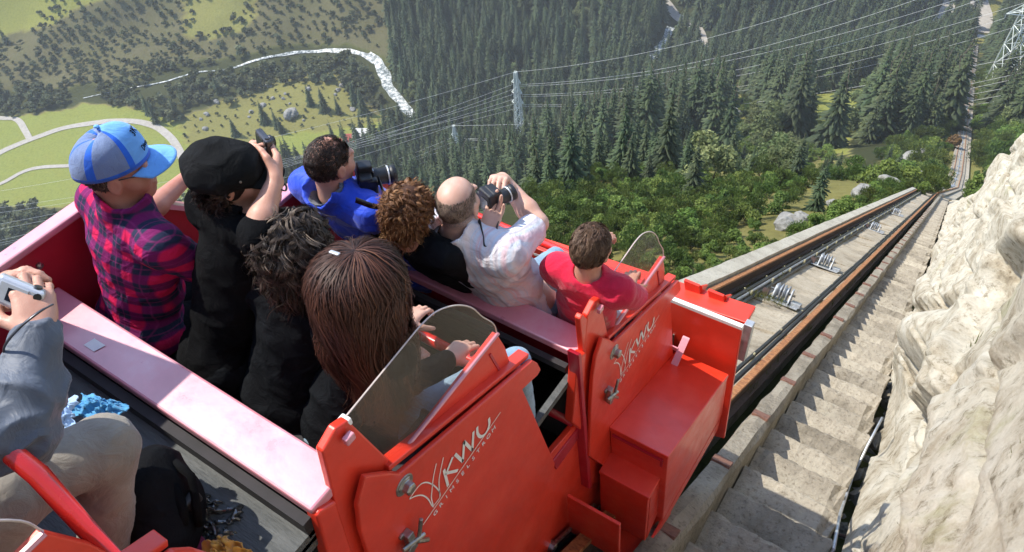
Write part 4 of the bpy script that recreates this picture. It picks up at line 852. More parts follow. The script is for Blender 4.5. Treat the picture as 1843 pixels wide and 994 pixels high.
def wires(A,B_,sag,label):
    for p,q in zip(A,B_):
        s=np.linspace(0,1,26); pts=np.outer(1-s,p)+np.outer(s,q); pts[:,2]-=4*sag*s*(1-s); V,f=tube(pts,.045,4); o=obj('power_cable',V,f,M['wire'],base=p); tag(o,label,'cable','cables of the power lines')
p1=hit(938,268); T1=pylon(p1,40,.2,[(25,2.6),(30,2.3),(35,2.0)],'tall narrow lattice pylon standing in the middle of the forest',4.6)
p2=hit(830,318,250); T2=pylon(p2,27,.2,[(12,1.7),(17,2.2),(22,1.7)],'shorter lattice pylon behind the bald man, topped by cross arms',3.4)
p3=P(1766,228,290); p3[2]=float(zt(p3[0],p3[1])); T3=pylon(p3,64,.6,[(30,8),(40,11),(50,9)],'large lattice pylon right of the lower track',7)
LL=[np.array(P(-420,v,330)) for v in (420,430,470,480,520,530,400)]
wires(T1,LL,9,'thin bright cable strung from the tall forest pylon over the meadow')
wires(T2,[np.array(P(-420,v,270)) for v in (520,530,560,575,610,620,505)],8,'thin bright cable strung from the shorter pylon over the meadow')
wires(T1,T3,10,'thin bright cable strung between the forest pylons and the large pylon')
RR=[np.array(P(2300,v,190)) for v in (20,30,60,75,100,115,0)]
wires(T2,RR,9,'thin bright cable strung from the shorter pylon across the spruces')
# ------------------------------------------------------------------ the red funicular car
_TM={}
def text_mesh(ch,size,m):
    if (ch,size,m) not in _TM:
        cu=bpy.data.curves.new('letter','FONT'); cu.body=ch; cu.size=size; cu.align_x='CENTER'; cu.align_y='CENTER'; cu.extrude=.0006; cu.resolution_u=3
        o=bpy.data.objects.new('letter',cu); COL.objects.link(o); bpy.context.view_layer.update()
        me=bpy.data.meshes.new_from_object(o.evaluated_get(bpy.context.evaluated_depsgraph_get())); bpy.data.objects.remove(o); bpy.data.curves.remove(cu); me.name='letter'; me.materials.clear(); me.materials.append(M[m]); _TM[(ch,size,m)]=me
    return _TM[(ch,size,m)]
XB,XC=-1.143,-1.10; XL=-2.60
VROW=np.array([0,1.37,-.889])
CB=np.array([-1.87,1.2,-4.0])
car=thing('funicular_car',CB,'open red funicular car with stepped rows of seats and side gates','funicular car')
def part(b,name,m='red',parent=None,**k): return b.build(name,M[m] if isinstance(m,str) else m,parent or car,**k)
def abox(x0,x1,y0,y1,z0,z1):
    b=MB(); b.box(((x0+x1)/2,(y0+y1)/2,(z0+z1)/2),(abs(x1-x0),abs(y1-y0),abs(z1-z0))); return b
def pxpoly(px,x): return [onX(u,v,x) for u,v in px]
# boards behind the backs, seats, floors, risers, left walls
for k,(y0,y1,zt_) in enumerate(((-.89,-.74,-1.17),(.475,.63,-2.06),(1.90,2.045,-2.95))):
    xr=-1.165 if k<2 else XC-.02
    part(abox(XL+.012,xr,y0,y1,zt_-.045,zt_),'backrest_board','redboard',bevel=.008)
    part(abox(XL+.03,xr-.02,y1-.05,y1-.02,zt_-.55,zt_-.047),'backrest_panel','deepred')
    part(abox(XL+.03,xr-.03,y1-.018,y1+.44,zt_-.40,zt_-.35),'seat_bench','inshade',bevel=.01)
    part(abox(XL+.03,xr-.03,y1+.36,y1+.40,zt_-.94,zt_-.402),'seat_front','inshade')
    part(abox(XL+.02,xr-.015,y1+.10,y1+1.24 if k<2 else 3.02,zt_-1.05,zt_-1.0),'floor_plate','floor')
    part(abox(XL+.02,xr-.02,y1+1.22 if k<2 else 2.98,y1+1.25 if k<2 else 3.01,zt_-1.6,zt_-.96),'riser','inshade')
part(abox(XL+.02,-1.18,-.66,.50,-2.25,-2.2),'floor_plate','floor')
part(abox(XL+.02,-1.18,.44,.472,-2.19,-2.108),'gap_shade_strip','inshade')  # dark strip added as the shadow under the backrest board's near edge
for k,(y0,y1,z) in enumerate(((-.87,.50,-1.02),(.503,1.52,-1.85),(1.523,3.02,-2.43))):
    ye=(.50,.92,2.02)[k]; yb=(.50,1.52,3.02)[k]; zb=(z,-2.43,-3.72)[k]
    b=MB(); b.prism([(XL-.03,y0,z-1.6),(XL-.03,yb,z-1.6 if k<2 else -4.9),(XL-.03,yb,zb-.03),(XL-.03,ye,z-.03),(XL-.03,y0,z-.03)],(.03,0,0)); part(b,'side_wall','deepred'); part(abox(XL-.05,XL+.02,y0,ye,z-.028,z),'wall_rail','redboard',bevel=.008)
    if k: b=MB(); b.prism([(XL-.05,ye+.002,z-.028),(XL-.05,ye+.002,z),(XL-.05,yb,zb),(XL-.05,yb,zb-.028)],(.07,0,0)); part(b,'wall_rail','redboard')
    b=MB()
    for y in np.arange(y0+.12,ye,.3): b.lathe((XL+.003,y,z-.1),(1,0,0),[(.012,-.002),(.012,.008),(.004,.012)],8)
    part(b,'wall_bolts','steel')
part(abox(-2.2,-2.05,.66,.90,-2.9,-2.87),'foot_strip','deepred')
b=MB(); b.tube([(XL+.1,1.86,-3.45),(XC-.05,1.86,-3.45)],.035,10); part(b,'cross_tube','deepred',smooth=True)
part(abox(XL+.03,XC-.05,1.30,1.86,-3.10,-3.06),'footrest_plate','floor')
# ---- gates with windscreens (one per row)
Y_=np.array([0,1,0.]);Z_=np.array([0,0,1.])
def yz(px,x=XB,off=(0,0,0)): return [onX(u,v,x)+np.asarray(off) for u,v in px]
GATE=[(648,852),(690,846),(712,847),(951,645),(960,650),(966,661),(960,672),(933,697),(992,830),(985,1000),(960,1090),(700,1110),(660,1010),(640,950),(635,905)]
LOGO=dict(thin=[[(90,650),(125,600),(160,560),(200,550),(245,572),(275,608),(278,640),(240,692)],[(90,650),(130,632),(170,628),(205,650),(228,688),(240,700)],[(255,435),(237,520),(228,610),(226,645),(238,695)],[(298,398),(281,480),(272,545),(278,640)],[(175,808),(648,125)]],
 thick=[[(300,472),(327,572)],[(354,395),(312,503)],[(322,492),(386,478)],[(368,378),(418,425)],[(416,428),(424,300)],[(422,302),(476,356)],[(474,358),(481,240)],[(503,213),(506,252),(522,272),(545,264),(566,236),(578,196),(575,160)]])
def lz(p): return (700+p[0]/3.382,700+p[1]/3.382)
def stroke(b,pts,wd,x,off):
    q=np.array([onX(*lz(p),XB) for p in pts]); q=q if len(q)<4 else smooth_line(q,5); q[:,0]=x; q=q+off
    t=np.gradient(q,axis=0); t/=np.linalg.norm(t,axis=1)[:,None]; s=np.stack([0*t[:,0],-t[:,2],t[:,1]],-1)*wd/2
    n=len(q); V=np.vstack([q-s,q+s]); b.add(V,[(i,i+1,i+1+n,i+n) for i in range(n-1)])
def gate(off,xo,full=True,name_off=0):
    off=np.array(off,float); off[0]+=xo
    p=yz(GATE,XB,off); b=MB(); b.prism(p,(.022,0,0)); g=part(b,'side_gate','red',bevel=.006)
    xf=XB+.022+off[0]
    # top flange, nose tube
    a0,a1=onX(700,850,XB)+off,onX(951,645,XB)+off
    b=MB(); d=nrm(a1-a0); up=np.array([0,-d[2],d[1]]); b.prism([a0+up*.0,a1+up*.0,a1+up*.022,a0+up*.022],(-.05,0,0)); part(b,'gate_flange','red',g,bevel=.004)
    # wedge under the windscreen
    w0,w1,w2=onX(704,846,XB-.03)+off,onX(894,600,XB-.03)+off,onX(926,676,XB-.03)+off
    b=MB(); b.prism([w0,w1,w1+(w2-w1)*.35+np.array([0,.012,0]),w2],(-.02,0,0)); wd=part(b,'screen_bracket','red',g,bevel=.004)
    b=MB(); m1=w1*.8+w2*.2; b.prism([w1+np.array([-.015,-.06,-.06]),w1+np.array([-.015,-.05,-.06]),w2*.75+w1*.25+np.array([-.015,-.05,0]),w2*.75+w1*.25+np.array([-.015,-.06,0])],(.02,0,0)); part(b,'slot','deepred',g)
    # the windscreen plate in the plane of three of its corners
    R0,R1=onX(703,836,XB-.03),onX(894,599,XB-.03); L0=onX(613,761,XB-.036); nn=np.cross(R1-R0,L0-R0)
    def on(u,v): r=ray(u,v); return r*((R0@nn)/(r@nn))
    arc=[(703,836),(894,599),(888,583),(869,571),(852,556),(832,550),(808,552),(782,563),(758,585),(736,611),(613,761),(620,768)]
    pl=np.array([on(*q) for q in arc])+off; ar_=smooth_line(pl[1:10],4); pl=np.vstack([pl[0],ar_,pl[10:]]); b=MB(); b.prism(pl,nrm(nn)*.005); part(b,'windscreen','screen',g)
    b=MB(); b.tube(pl[1:-1],.0028,5); part(b,'screen_edge',M['screenedge'],g)
    b=MB(); b.tube([pl[0]+nrm(nn)*.006,pl[1]+nrm(nn)*.006],.008,6); part(b,'screen_rim','redboard',g)
    b=MB(); b.box((pl[-2]*.97+pl[0]*.03)+np.array([0,.0,0]),(.035,.05,.03)); part(b,'screen_clip','white',g,bevel=.006)
    # logo
    b=MB()
    for s in LOGO['thin']: stroke(b,s,.0052,xf+.002,off*[0,1,1])
    for s in LOGO['thick']: stroke(b,s,.0135,xf+.003,off*[0,1,1])
    part(b,'emblem_lettering','white',g)
    q0,q1=onX(*lz((252,735)),XB),onX(*lz((606,228)),XB); dd=nrm((q1-q0)*[0,1,1]); uu=np.array([0,-dd[2],dd[1]]); 
    for i,ch in enumerate('GRIMSELSTROM'):
        c=q0+(q1-q0)*(i/11.); o=bpy.data.objects.new('letter',text_mesh(ch,.034,'white')); COL.objects.link(o); o.parent=g
        mm=Matrix.Identity(4); loc=c+off-CB; loc[0]=xf+.002-CB[0]
        for r_ in range(3): mm[r_][0]=dd[r_]; mm[r_][1]=uu[r_]; mm[r_][2]=(1,0,0)[r_]; mm[r_][3]=loc[r_]
        o.matrix_local=mm
    # pivot bolt, latch
    c=onX(718,867,XB)+off; c[0]=xf; b=MB(); b.lathe(c,(1,0,0),[(.034,0),(.034,.006),(.024,.008),(.024,.032),(.014,.036)],6); b.lathe(c,(1,0,0),[(.042,-.002),(.042,.004)],18); part(b,'pivot_bolt','steel',g,bevel=.003)
    c=onX(722,960,XB)+off; c[0]=xf; b=MB(); b.lathe(c+[0,-.02,.04],(1,0,0),[(.012,0),(.012,.01)],8); b.box(c+[.015,0,-.01],(.03,.03,.11)); b.tube([c+[.03,-.05,.02],c+[.035,.05,-.03]],.009,7); b.tube([c+[.028,.02,-.04],c+[.03,.06,-.10]],.010,7); b.lathe(c+[.02,-.02,-.02],(1,0,0),[(.022,0),(.022,.022)],10); b.tube([c+[.03,.06,.06],c+[.03,.03,-.02]],.008,7); part(b,'latch','steel',g,bevel=.002)
    # fixed post plate behind the gate
    q=yz([(581,814),(605,772),(627,757),(705,832),(716,905),(716,1060),(640,1060),(603,905)],XB-.018,off); b=MB(); b.prism(q,(-.03,0,0)); part(b,'post_plate','red',bevel=.006)
    q=yz([(571,930),(577,921),(606,903),(660,1070),(610,1070)],XB-.005,off); b=MB(); b.prism(q,(-.05,0,0)); part(b,'outer_post','red',bevel=.008)
    b=MB(); b.box(onX(628,789,XB)+off+np.array([.0,0,0]),(.02,.035,.03)); part(b,'stop_block','redboard',bevel=.004)
    # safety bar across the laps
    n0=onX(940,652,XB)+off; b=MB(); bz=n0[2]-.03 if off[1]>-1 else -1.30; b.tube([n0+[.0,-.01,-.02],n0+[-.03,-.05,-.03],(n0[0]-.09,n0[1]-(.08 if off[1]>-1 else .03),bz),(XL+.12,n0[1]-(.08 if off[1]>-1 else .03),bz)],.024 if off[1]>-1 else .021,12); part(b,'safety_bar','redtube',g,smooth=True)
    return g
M['screenedge']=mat('acrylic_edge',(.72,.62,.58),(.6,.5,.46),30,.25)
gate((0,0,0),0); gate((0,1.36,-.806),XC-XB); gate((0,-1.37,.889),0)
# low side plates between the gates
b=MB(); b.prism(yz([(992,834),(1047,760),(1056,764),(1072,900),(1060,1000),(960,1060)],XB-.01),(-.02,0,0)); part(b,'side_plate','red',bevel=.004)
b=MB(); b.prism(yz([(995,832),(1047,764),(1057,768),(1002,846)],XB+.012),(-.06,0,0)); part(b,'plate_rim','deepred',bevel=.004)
a0,a1=onX(985,978,XB),onX(1062,905,XB); b=MB(); b.tube([a0+[.03,0,0],a1+[.03,0,0]],.014,8); b.lathe(a0+[.0,0,0],(1,0,0),[(.03,0),(.03,.05),(.02,.055)],8); part(b,'latch_rod','steel',smooth=False)
b=MB(); b.prism(yz([(1044,575),(1049,566),(1090,606),(1112,870),(1064,870),(1050,640)],XC-.02),(-.03,0,0)); part(b,'post_plate','red',bevel=.006)
b=MB(); b.prism(yz([(1041,640),(1047,636),(1066,880),(1060,880)],XC+.01),(-.06,0,0)); part(b,'outer_post','deepred',bevel=.006)
# lower hull below the gates
b=MB(); b.prism([np.array([XC-.04,y,z]) for y,z in ((1.55,-3.4),(1.95,-3.50),(2.1,-3.95),(3.04,-4.35),(3.04,-4.95),(2.2,-5.0),(1.3,-4.75),(.6,-3.6),(.7,-2.9))],(-.03,0,0)); part(b,'hull_plate','red',bevel=.004)
b=MB(); b.box((-1.87,1.3,-3.95),(1.3,3.2,.5),np.array([[1,0,0],[0,C36,-S36],[0,S36,C36]])); part(b,'underframe','inshade')
# boarding steps on the right
XS=-.725
R1,R2=onX(1203,823,XS),onX(1312,674,XS); L1,L2=R1+[XC-XS+.02,0,0],R2+[XC-XS+.02,0,0]
sl_=nrm(R2-R1)
b=MB(); b.prism([L1,R1,R2,L2],(0,0,-.035)); part(b,'step_tread','red',bevel=.006)
b=MB(); q1=R1+[-.004,.006,-.036]; q2=R2+[-.004,0,-.036]; bot1=onX(1193,937,XS-.004); bot2=onX(1300,745,XS-.004)
b.prism([q1,q2,bot2,bot1],(XC-XS+.03,0,0)); part(b,'step_box','red',bevel=.005)
b=MB(); b.box((q1+L1)/2+np.array([.0,-.004,-.045]),(.30,.012,.012)); b.box(q1+[-.03,-.004,-.06],(.012,.012,.06)); part(b,'box_trim','deepred')
XS2=-.765
t1,t0=onX(1168,897,XS2),onX(1161,977,XS2); bk=t1+[0,.30,.03]
b=MB(); b.prism([t1,bk,bk+[0,0,-.03],t1+[0,0,-.03]],(XC-XS2+.02,0,0)); part(b,'step_tread','red',bevel=.004)
b=MB(); b.prism([t1+[-.006,.005,-.031],t1+[-.006,.03,-.031],t0+[-.006,.03,0],t0+[-.006,.005,0]],(XC-XS2+.03,0,0)); part(b,'step_front','red',bevel=.004)
b=MB(); b.prism([t1+[-.004,.034,-.032],bk+[-.004,-.01,-.032],bk+[-.004,.06,-.36],t0+[-.004,.034,0]],(-.01,0,0)); part(b,'step_cheek','red')
t3=onX(1135,985,XS2); b=MB(); b.prism([t0+[.02,-.16,-.05],t0+[.02,.34,-.16],t0+[.02,.34,-.19],t0+[.02,-.16,-.08]],(XC-XS2,0,0)); part(b,'lower_tread','red',bevel=.004)
b=MB(); b.prism([t0+[.022,-.16,-.05],bot2+[.0,-.02,-.02],bot2+[0,-.02,-.16],t0+[.022,-.16,-.12]],(-.015,0,0)); part(b,'step_side','red')
a_=onX(1207,655,XC+.05); b_=onX(1228,607,XC+.05); b=MB(); dv=nrm(b_-a_); b.prism([a_,b_,b_+[0,.012,.006],a_+[0,.012,.006]],(.045,0,0)); b.box((a_+b_)/2+[-.03,.01,0],(.07,.01,.03)); part(b,'grab_handle','redboard',bevel=.003)
b=MB(); y_=1.72; b.prism([(XC-.02,y_,-3.98),(-.80,y_,-3.98),(-.80,y_+.02,-4.45),(XC-.02,y_+.02,-4.45)],(0,.02,0)); part(b,'lower_panel','red',bevel=.004)
# front end
YF=3.05
def fy(u,v,y=YF): return onY(u,v,y)
b=MB(); b.prism([fy(1200,542),fy(1335,594),fy(1303,790),fy(1180,760)],(0,.025,0)); part(b,'front_panel','red',bevel=.006)
zz=-3.76; xr=fy(1335,592)[0]
part(abox(XL,-1.2,YF+.001,YF+.024,-4.9,zz-.02),'front_panel','red',bevel=.004)
b=MB(); b.prism([fy(960,455),fy(1200,536),fy(1336,590),fy(1335,596),fy(1200,542),fy(960,460)],(0,.03,0)); part(b,'panel_highlight','white',bevel=.004)  # white strip painted in as the highlight along the panel's top edge
q0,q1=onY(1200,533,YF+.10),onY(1343,581,YF+.10); dl=(q1-q0)/abs(q1[0]-q0[0]); qL=q0-dl*1.2; b=MB(); b.prism([qL,q1,q1+[0,0,-.05],qL+[0,0,-.05]],(0,.15,0)); part(b,'bumper','red',bevel=.006)
for u,v in ((1247,530),(1290,548)):
    c=onY(u,v,YF+.2); b=MB(); b.prism([c+[-.05,0,0],c+[.05,0,0],c+[.03,0,.09],c+[-.07,0,.09]],(0,.02,0)); b.prism([c+[.05,0.02,0],c+[.05,.12,0],c+[.045,.02,.08]],(-.015,0,0)); part(b,'bumper_bracket','red')
b=MB(); b.tube([onY(940,445,YF+.35),onY(1045,488,YF+.35)],.03,8); part(b,'front_tube','galv',smooth=True)
part(abox(xr-.005,xr+.045,YF+.05,YF+.10,-4.08,-3.74),'lamp_bracket','galv',bevel=.004)
c=fy(1305,612); b=MB(); b.box(fy(1212,610),(.012,.02,.10)); part(b,'panel_slot','steel')
# sticker on the pale backrest board
c=np.array([onZ(167,622,-2.06)]); b=MB(); p=[onZ(u,v,-2.057) for u,v in ((150,621),(170,609),(190,622),(169,633))]; b.add(p,[(0,1,2,3)][::-1]); o=part(b,'sticker','white')
# ------------------------------------------------------------------ smooth bodies: rounded limbs and masses melted into one surface
class Blob:
    def __init__(s): s.p=[]
    def cone(s,a,b,ra,rb=None,k=.02,op='u'):
        a=np.asarray(a,float); b=np.asarray(b,float); rb=ra if rb is None else rb; ba=b-a; L2=ba@ba+1e-12
        def f(p):
            pa=p-a; h=np.clip(pa@ba/L2,0,1); return np.linalg.norm(pa-h[...,None]*ba,axis=-1)-(ra+(rb-ra)*h)
        s.p.append((f,k,op,np.minimum(a-ra,b-rb),np.maximum(a+ra,b+rb))); return s
    def chain(s,pts,rs,k=.02,op='u'):
        for i in range(len(pts)-1): s.cone(pts[i],pts[i+1],rs[i],rs[i+1],k,op)
        return s
    def ell(s,c,r,M3=None,k=.03,op='u'):
        c=np.asarray(c,float); r=np.asarray(r,float); A=np.eye(3) if M3 is None else np.asarray(M3,float); m=r.min(); R=r.max()
        def f(p):
            q=(p-c)@A.T; k0=np.linalg.norm(q/r,axis=-1); k1=np.linalg.norm(q/(r*r),axis=-1)+1e-9; return k0*(k0-1)/k1
        s.p.append((f,k,op,c-R,c+R)); return s
    def half(s,c,n,k=.01):
        c=np.asarray(c,float); n=nrm(n)
        s.p.append((lambda p:-((p-c)@n),k,'s',c,c)); return s        # removes everything in front of the plane
    def mesh(s,h,post=None,B=8):
        lo=np.min([q[3] for q in s.p if q[2]=='u'],axis=0)-.03; hi=np.max([q[4] for q in s.p if q[2]=='u'],axis=0)+.03
        nb=np.ceil((hi-lo)/(h*B)).astype(int)+1; bi=np.stack(np.meshgrid(*[np.arange(n) for n in nb],indexing='ij'),-1).reshape(-1,3)
        cen=lo+(bi+.5)*h*B; rad=h*B*.87
        def comb(d,e,k,op):
            if op=='u':
                t=np.maximum(k-np.abs(d-e),0)/k; return np.minimum(d,e)-t*t*k*.25
            e=-e; t=np.maximum(k-np.abs(d-e),0)/k; return np.maximum(d,e)+t*t*k*.25
        dc=np.full(len(cen),9.); pc=[]
        for f,k,op,_,_ in s.p: e=f(cen); pc.append(e); dc=comb(dc,e,k,op)
        act=np.abs(dc)<rad*1.7+.02; ab=bi[act]; ac=cen[act]
        G=np.repeat(np.repeat(np.repeat(np.where(dc<0,-1.,1.).reshape(nb).astype(np.float32),B,0),B,1),B,2)
        G=np.pad(G,((0,1),)*3,constant_values=1.)
        of=np.stack(np.meshgrid(*[np.arange(B+1)]*3,indexing='ij'),-1).reshape(-1,3); D=np.full((len(ab),len(of)),9.)
        best=np.full(len(ab),9.)
        for (f,k,op,_,_),e in zip(s.p,pc):
            ea=e[act]
            sel=(ea<np.minimum(best,.5)+2*rad+k+.02) if op=='u' else (ea<rad+k+.02)
            if op=='u': best=np.minimum(best,ea)
            if not sel.any(): continue
            p=lo+(ab[sel][:,None,:]*B+of[None])*h
            D[sel]=comb(D[sel],f(p),k,op)
        if post is not None:
            near=np.abs(D).min(1)<.05; p=lo+(ab[near][:,None,:]*B+of[None])*h; D[near]=post(p,D[near])
        ix=ab[:,None,:]*B+of[None]; G[ix[...,0],ix[...,1],ix[...,2]]=D
        ins=G<0; n=np.array(G.shape)-1
        cnt=np.zeros(n,np.uint8)
        for a in(0,1):
            for b in(0,1):
                for c in(0,1): cnt+=ins[a:a+n[0],b:b+n[1],c:c+n[2]]
        cid=np.argwhere((cnt>0)&(cnt<8)); vid=np.full(n,-1,np.int32); vid[cid[:,0],cid[:,1],cid[:,2]]=np.arange(len(cid))
        cor=[(a,b,c) for a in(0,1) for b in(0,1) for c in(0,1)]; val=np.stack([G[cid[:,0]+a,cid[:,1]+b,cid[:,2]+c] for a,b,c in cor],1)
        acc=np.zeros((len(cid),3)); num=np.zeros(len(cid))
        for i in range(8):
            for j in range(i+1,8):
                df=[abs(cor[i][q]-cor[j][q]) for q in range(3)]
                if sum(df)!=1: continue
                a,b=val[:,i],val[:,j]; m_=(a<0)!=(b<0); t=np.where(m_,a/(a-b+1e-12),0); pt=np.array(cor[i])+t[:,None]*(np.array(cor[j])-np.array(cor[i])); acc+=pt*m_[:,None]; num+=m_
        V=lo+(cid+acc/np.maximum(num,1)[:,None])*h
        Fs=[]
        for ax in range(3):
            sl0=[slice(1,-1)]*3; sl1=[slice(1,-1)]*3; sl0[ax]=slice(0,-1); sl1[ax]=slice(1,None)
            A_=ins[tuple(sl0)]; B_=ins[tuple(sl1)]; e=np.argwhere(A_!=B_); sg=A_[e[:,0],e[:,1],e[:,2]]; st_=[1,1,1]; st_[ax]=0; e=e+np.array(st_)
            u=(ax+1)%3; v=(ax+2)%3; q=[]
            for du,dv in((1,1),(0,1),(0,0),(1,0)):
                k=e.copy(); k[:,u]-=du; k[:,v]-=dv; q.append(vid[k[:,0],k[:,1],k[:,2]])
            q=np.stack(q,1); q[~sg]=q[~sg][:,::-1]; Fs.append(q)
        Fq=np.concatenate(Fs); Fq=Fq[(Fq>=0).all(1)]
        return V,Fq
def folds(seed,amp=.006,fr=26,dirs=((.5,.2,.9),(.9,.1,.5),(-.6,.3,.8))):
    r=np.random.default_rng(seed)
    def post(p,d):
        g=0; wv=vnoise(p*5+seed)*.06
        for dv in dirs: dv=nrm(dv); g=g+np.sin((p@dv+wv)*fr*(.8+.5*r.random())+r.random()*6)
        m=vnoise(p*7+seed*3)
        rd=1-np.abs(fbm(p*np.array([8,8,11])+seed*7,2)); return d-amp*(.34*g*(.4+.6*m)+.6*m+1.3*(np.clip(rd,0,1)**3-.3))
    return post
def frame(f,up=(0,0,1)):
    """rows: right, forward, up"""
    f=nrm(f); up=np.asarray(up,float); r=nrm(np.cross(f,up)); return np.array([r,f,np.cross(r,f)])
def head_blob(b,H,A,s=1.,neck=None,ear=True,nose=1.):
    L=lambda x,y,z: H+s*(A[0]*x+A[1]*y+A[2]*z)
    b.ell(L(0,-.012,.025),np.array([.076,.096,.090])*s,A,.02); b.ell(L(0,.030,-.035),np.array([.062,.062,.080])*s,A,.04); b.ell(L(0,.062,-.088),np.array([.036,.032,.030])*s,A,.035)
    for sx in(-1,1): b.ell(L(sx*.045,.058,-.028),np.array([.024,.026,.026])*s,A,.03); b.ell(L(sx*.033,.084,.028),np.array([.026,.012,.010])*s,A,.02)
    for sx in(-1,1): b.ell(L(sx*.033,.099,.008),np.array([.017,.014,.012])*s,A,.012,'s')
    for sx in(-1,1): b.ell(L(sx*.033,.082,.008),np.array([.0125]*3)*s,A,.004)
    b.cone(L(0,.090,.012),L(0,.113*nose,-.026),.008*s,.012*s,.014)
    for sx in(-1,1): b.ell(L(sx*.013,.100,-.030),np.array([.010,.012,.008])*s,A,.008)
    b.ell(L(0,.092,-.058),np.array([.024,.012,.007])*s,A,.008); b.ell(L(0,.090,-.070),np.array([.021,.012,.007])*s,A,.008); b.ell(L(0,.104,-.064),np.array([.022,.006,.0022])*s,A,.004,'s')
    if ear:
        for sx in(-1,1):
            E=np.array([A[0],A[1]*.93-A[0]*.36*sx,A[2]]); c=L(sx*.079,-.010,-.008)
            b.ell(c,np.array([.011,.020,.032])*s,E,.008); b.ell(c+s*(A[0]*sx*.011+A[1]*.002),np.array([.006,.010,.018])*s,E,.006,'s'); b.ell(c+s*(A[2]*-.026),np.array([.008,.010,.010])*s,E,.006)
def hand_blob(b,W,d,n,side,curl=(.5,.5,.5,.5),s=1.,thumb=.6,thumbcurl=.4,spread=.05):
    """W wrist, d towards the fingers, n the way the palm faces, side +1: thumb on the cross(d,n) side"""
    d=nrm(d); n=nrm(np.asarray(n)-d*(np.asarray(n)@d)); t=np.cross(d,n)*side
    KN=[]
    for i,(o,l) in enumerate(((.030,.088),(.010,.092),(-.010,.088),(-.028,.080))):
        k=W+s*(d*l+t*o); KN.append(k); b.cone(W+s*(d*.012+t*o*.55),k,.0135*s,.0108*s,.018)
    b.ell(W+s*(d*.045),np.array([.036,.042,.013])*s,np.array([t,d,n]),.015)
    FL=((.043,.026,.021),(.047,.030,.022),(.043,.028,.021),(.033,.021,.018))
    for i in range(4):
        p=KN[i]; a=curl[i]*.55; dd=nrm(d+t*spread*(1.5-i)); rr=(.0098,.0102,.0096,.0083)[i]*s
        for j in range(3):
            q=dd*math.cos(a)+n*math.sin(a); e=p+q*FL[i][j]*s; b.cone(p,e,rr,rr*(.92-.03*j),.004); p=e; rr*=.92; a+=curl[i]*(1.0 if j==0 else .7)
    p=W+s*(d*.022+t*.026+n*.006); q=nrm(d*(.75-.5*thumb)+t*(.45+.3*thumb)+n*.35); e=p+q*.042*s; b.cone(W+s*(d*.012+t*.014),e,.0155*s,.0125*s,.012)
    q2=nrm(q+d*.55*thumbcurl+n*.5*thumbcurl-t*.5*thumbcurl); e2=e+q2*.032*s; b.cone(e,e2,.0118*s,.0105*s,.005); q3=nrm(q2+d*.3-t*.45*thumbcurl+n*.2); b.cone(e2,e2+q3*.026*s,.0106*s,.0082*s,.004)
def torso_blob(b,neck,shL,shR,hip,A,s=1.,inf=0.,bulk=1.,k=.05):
    sp=neck-hip; up=nrm(sp); f=nrm(A[1]-up*(A[1]@up)); r=nrm(np.cross(f,up)); T=np.array([r,f,up]); L=np.linalg.norm(sp); w=np.linalg.norm(shR-shL)/2; mid=(shL+shR)/2
    b.ell(hip+sp*.68+f*.008,(w*.92*bulk+inf,.112*s*bulk+inf,L*.30+inf),T,k); b.ell(hip+sp*.36+f*.015,(.150*s*bulk+inf,.112*s*bulk+inf,L*.32+inf),T,k); b.ell(hip+up*.02,(.170*s*bulk+inf,.125*s*bulk+inf,.125*s+inf),T,k)
    for sh in(shL,shR):
        b.cone(mid+(sh-mid)*.35,sh,.068*s+inf,.060*s+inf,k); b.cone(neck-up*.01,sh-up*.0,.040*s+inf,.044*s+inf,.05)
    return T
def ribbons(paths,out,wd,shade):
    """thin flat strands: paths (n,m,3), out (n,m,3) outward normals"""
    n,m_,_=paths.shape; t=np.gradient(paths,axis=1); s=nrm2(np.cross(t,out)); tp=np.linspace(0,1,m_); w_=(np.sin(np.clip(tp*1.0+.12,0,1)*np.pi)**.5*.8+.2)*np.where(tp>.8,(1-tp)/.2*.8+.2,1)
    ww=np.asarray(wd)[:,None,None]*w_[None,:,None]/2; V=np.stack([paths-s*ww,paths+s*ww],2).reshape(-1,3)
    i=np.arange(n)[:,None]*m_*2+np.arange(m_-1)[None]*2; Fq=np.stack([i,i+1,i+3,i+2],-1).reshape(-1,4); return V,Fq,np.repeat(np.asarray(shade),m_*2)
class Hair:
    def __init__(s): s.V=[];s.F=[];s.S=[];s.n=0
    def add(s,V,F4,sh):
        s.V.append(V); s.F.append(np.asarray(F4)+s.n); s.S.append(np.broadcast_to(np.asarray(sh,float),(len(V),))); s.n+=len(V)
    def build(s,parent,m,name='hair'): return obj(name,np.concatenate(s.V),np.concatenate(s.F),M[m],parent,True,attrs={'shade':('FLOAT',np.concatenate(s.S))})
def scalp(n,r,zmin=-.25,front=.55,zfront=.15):
    """directions on the skull, in head axes, that carry hair"""
    u=nrm2(r.normal(size=(n*4,3))); ok=(u[:,2]>zmin)&~((u[:,1]>front)&(u[:,2]<zfront+.35*(u[:,1]-front)))&~((u[:,1]>.25)&(u[:,2]<-.02)); return u[ok][:n]
SK=np.array([.081,.102,.096]); SC0=np.array([0,-.012,.025])
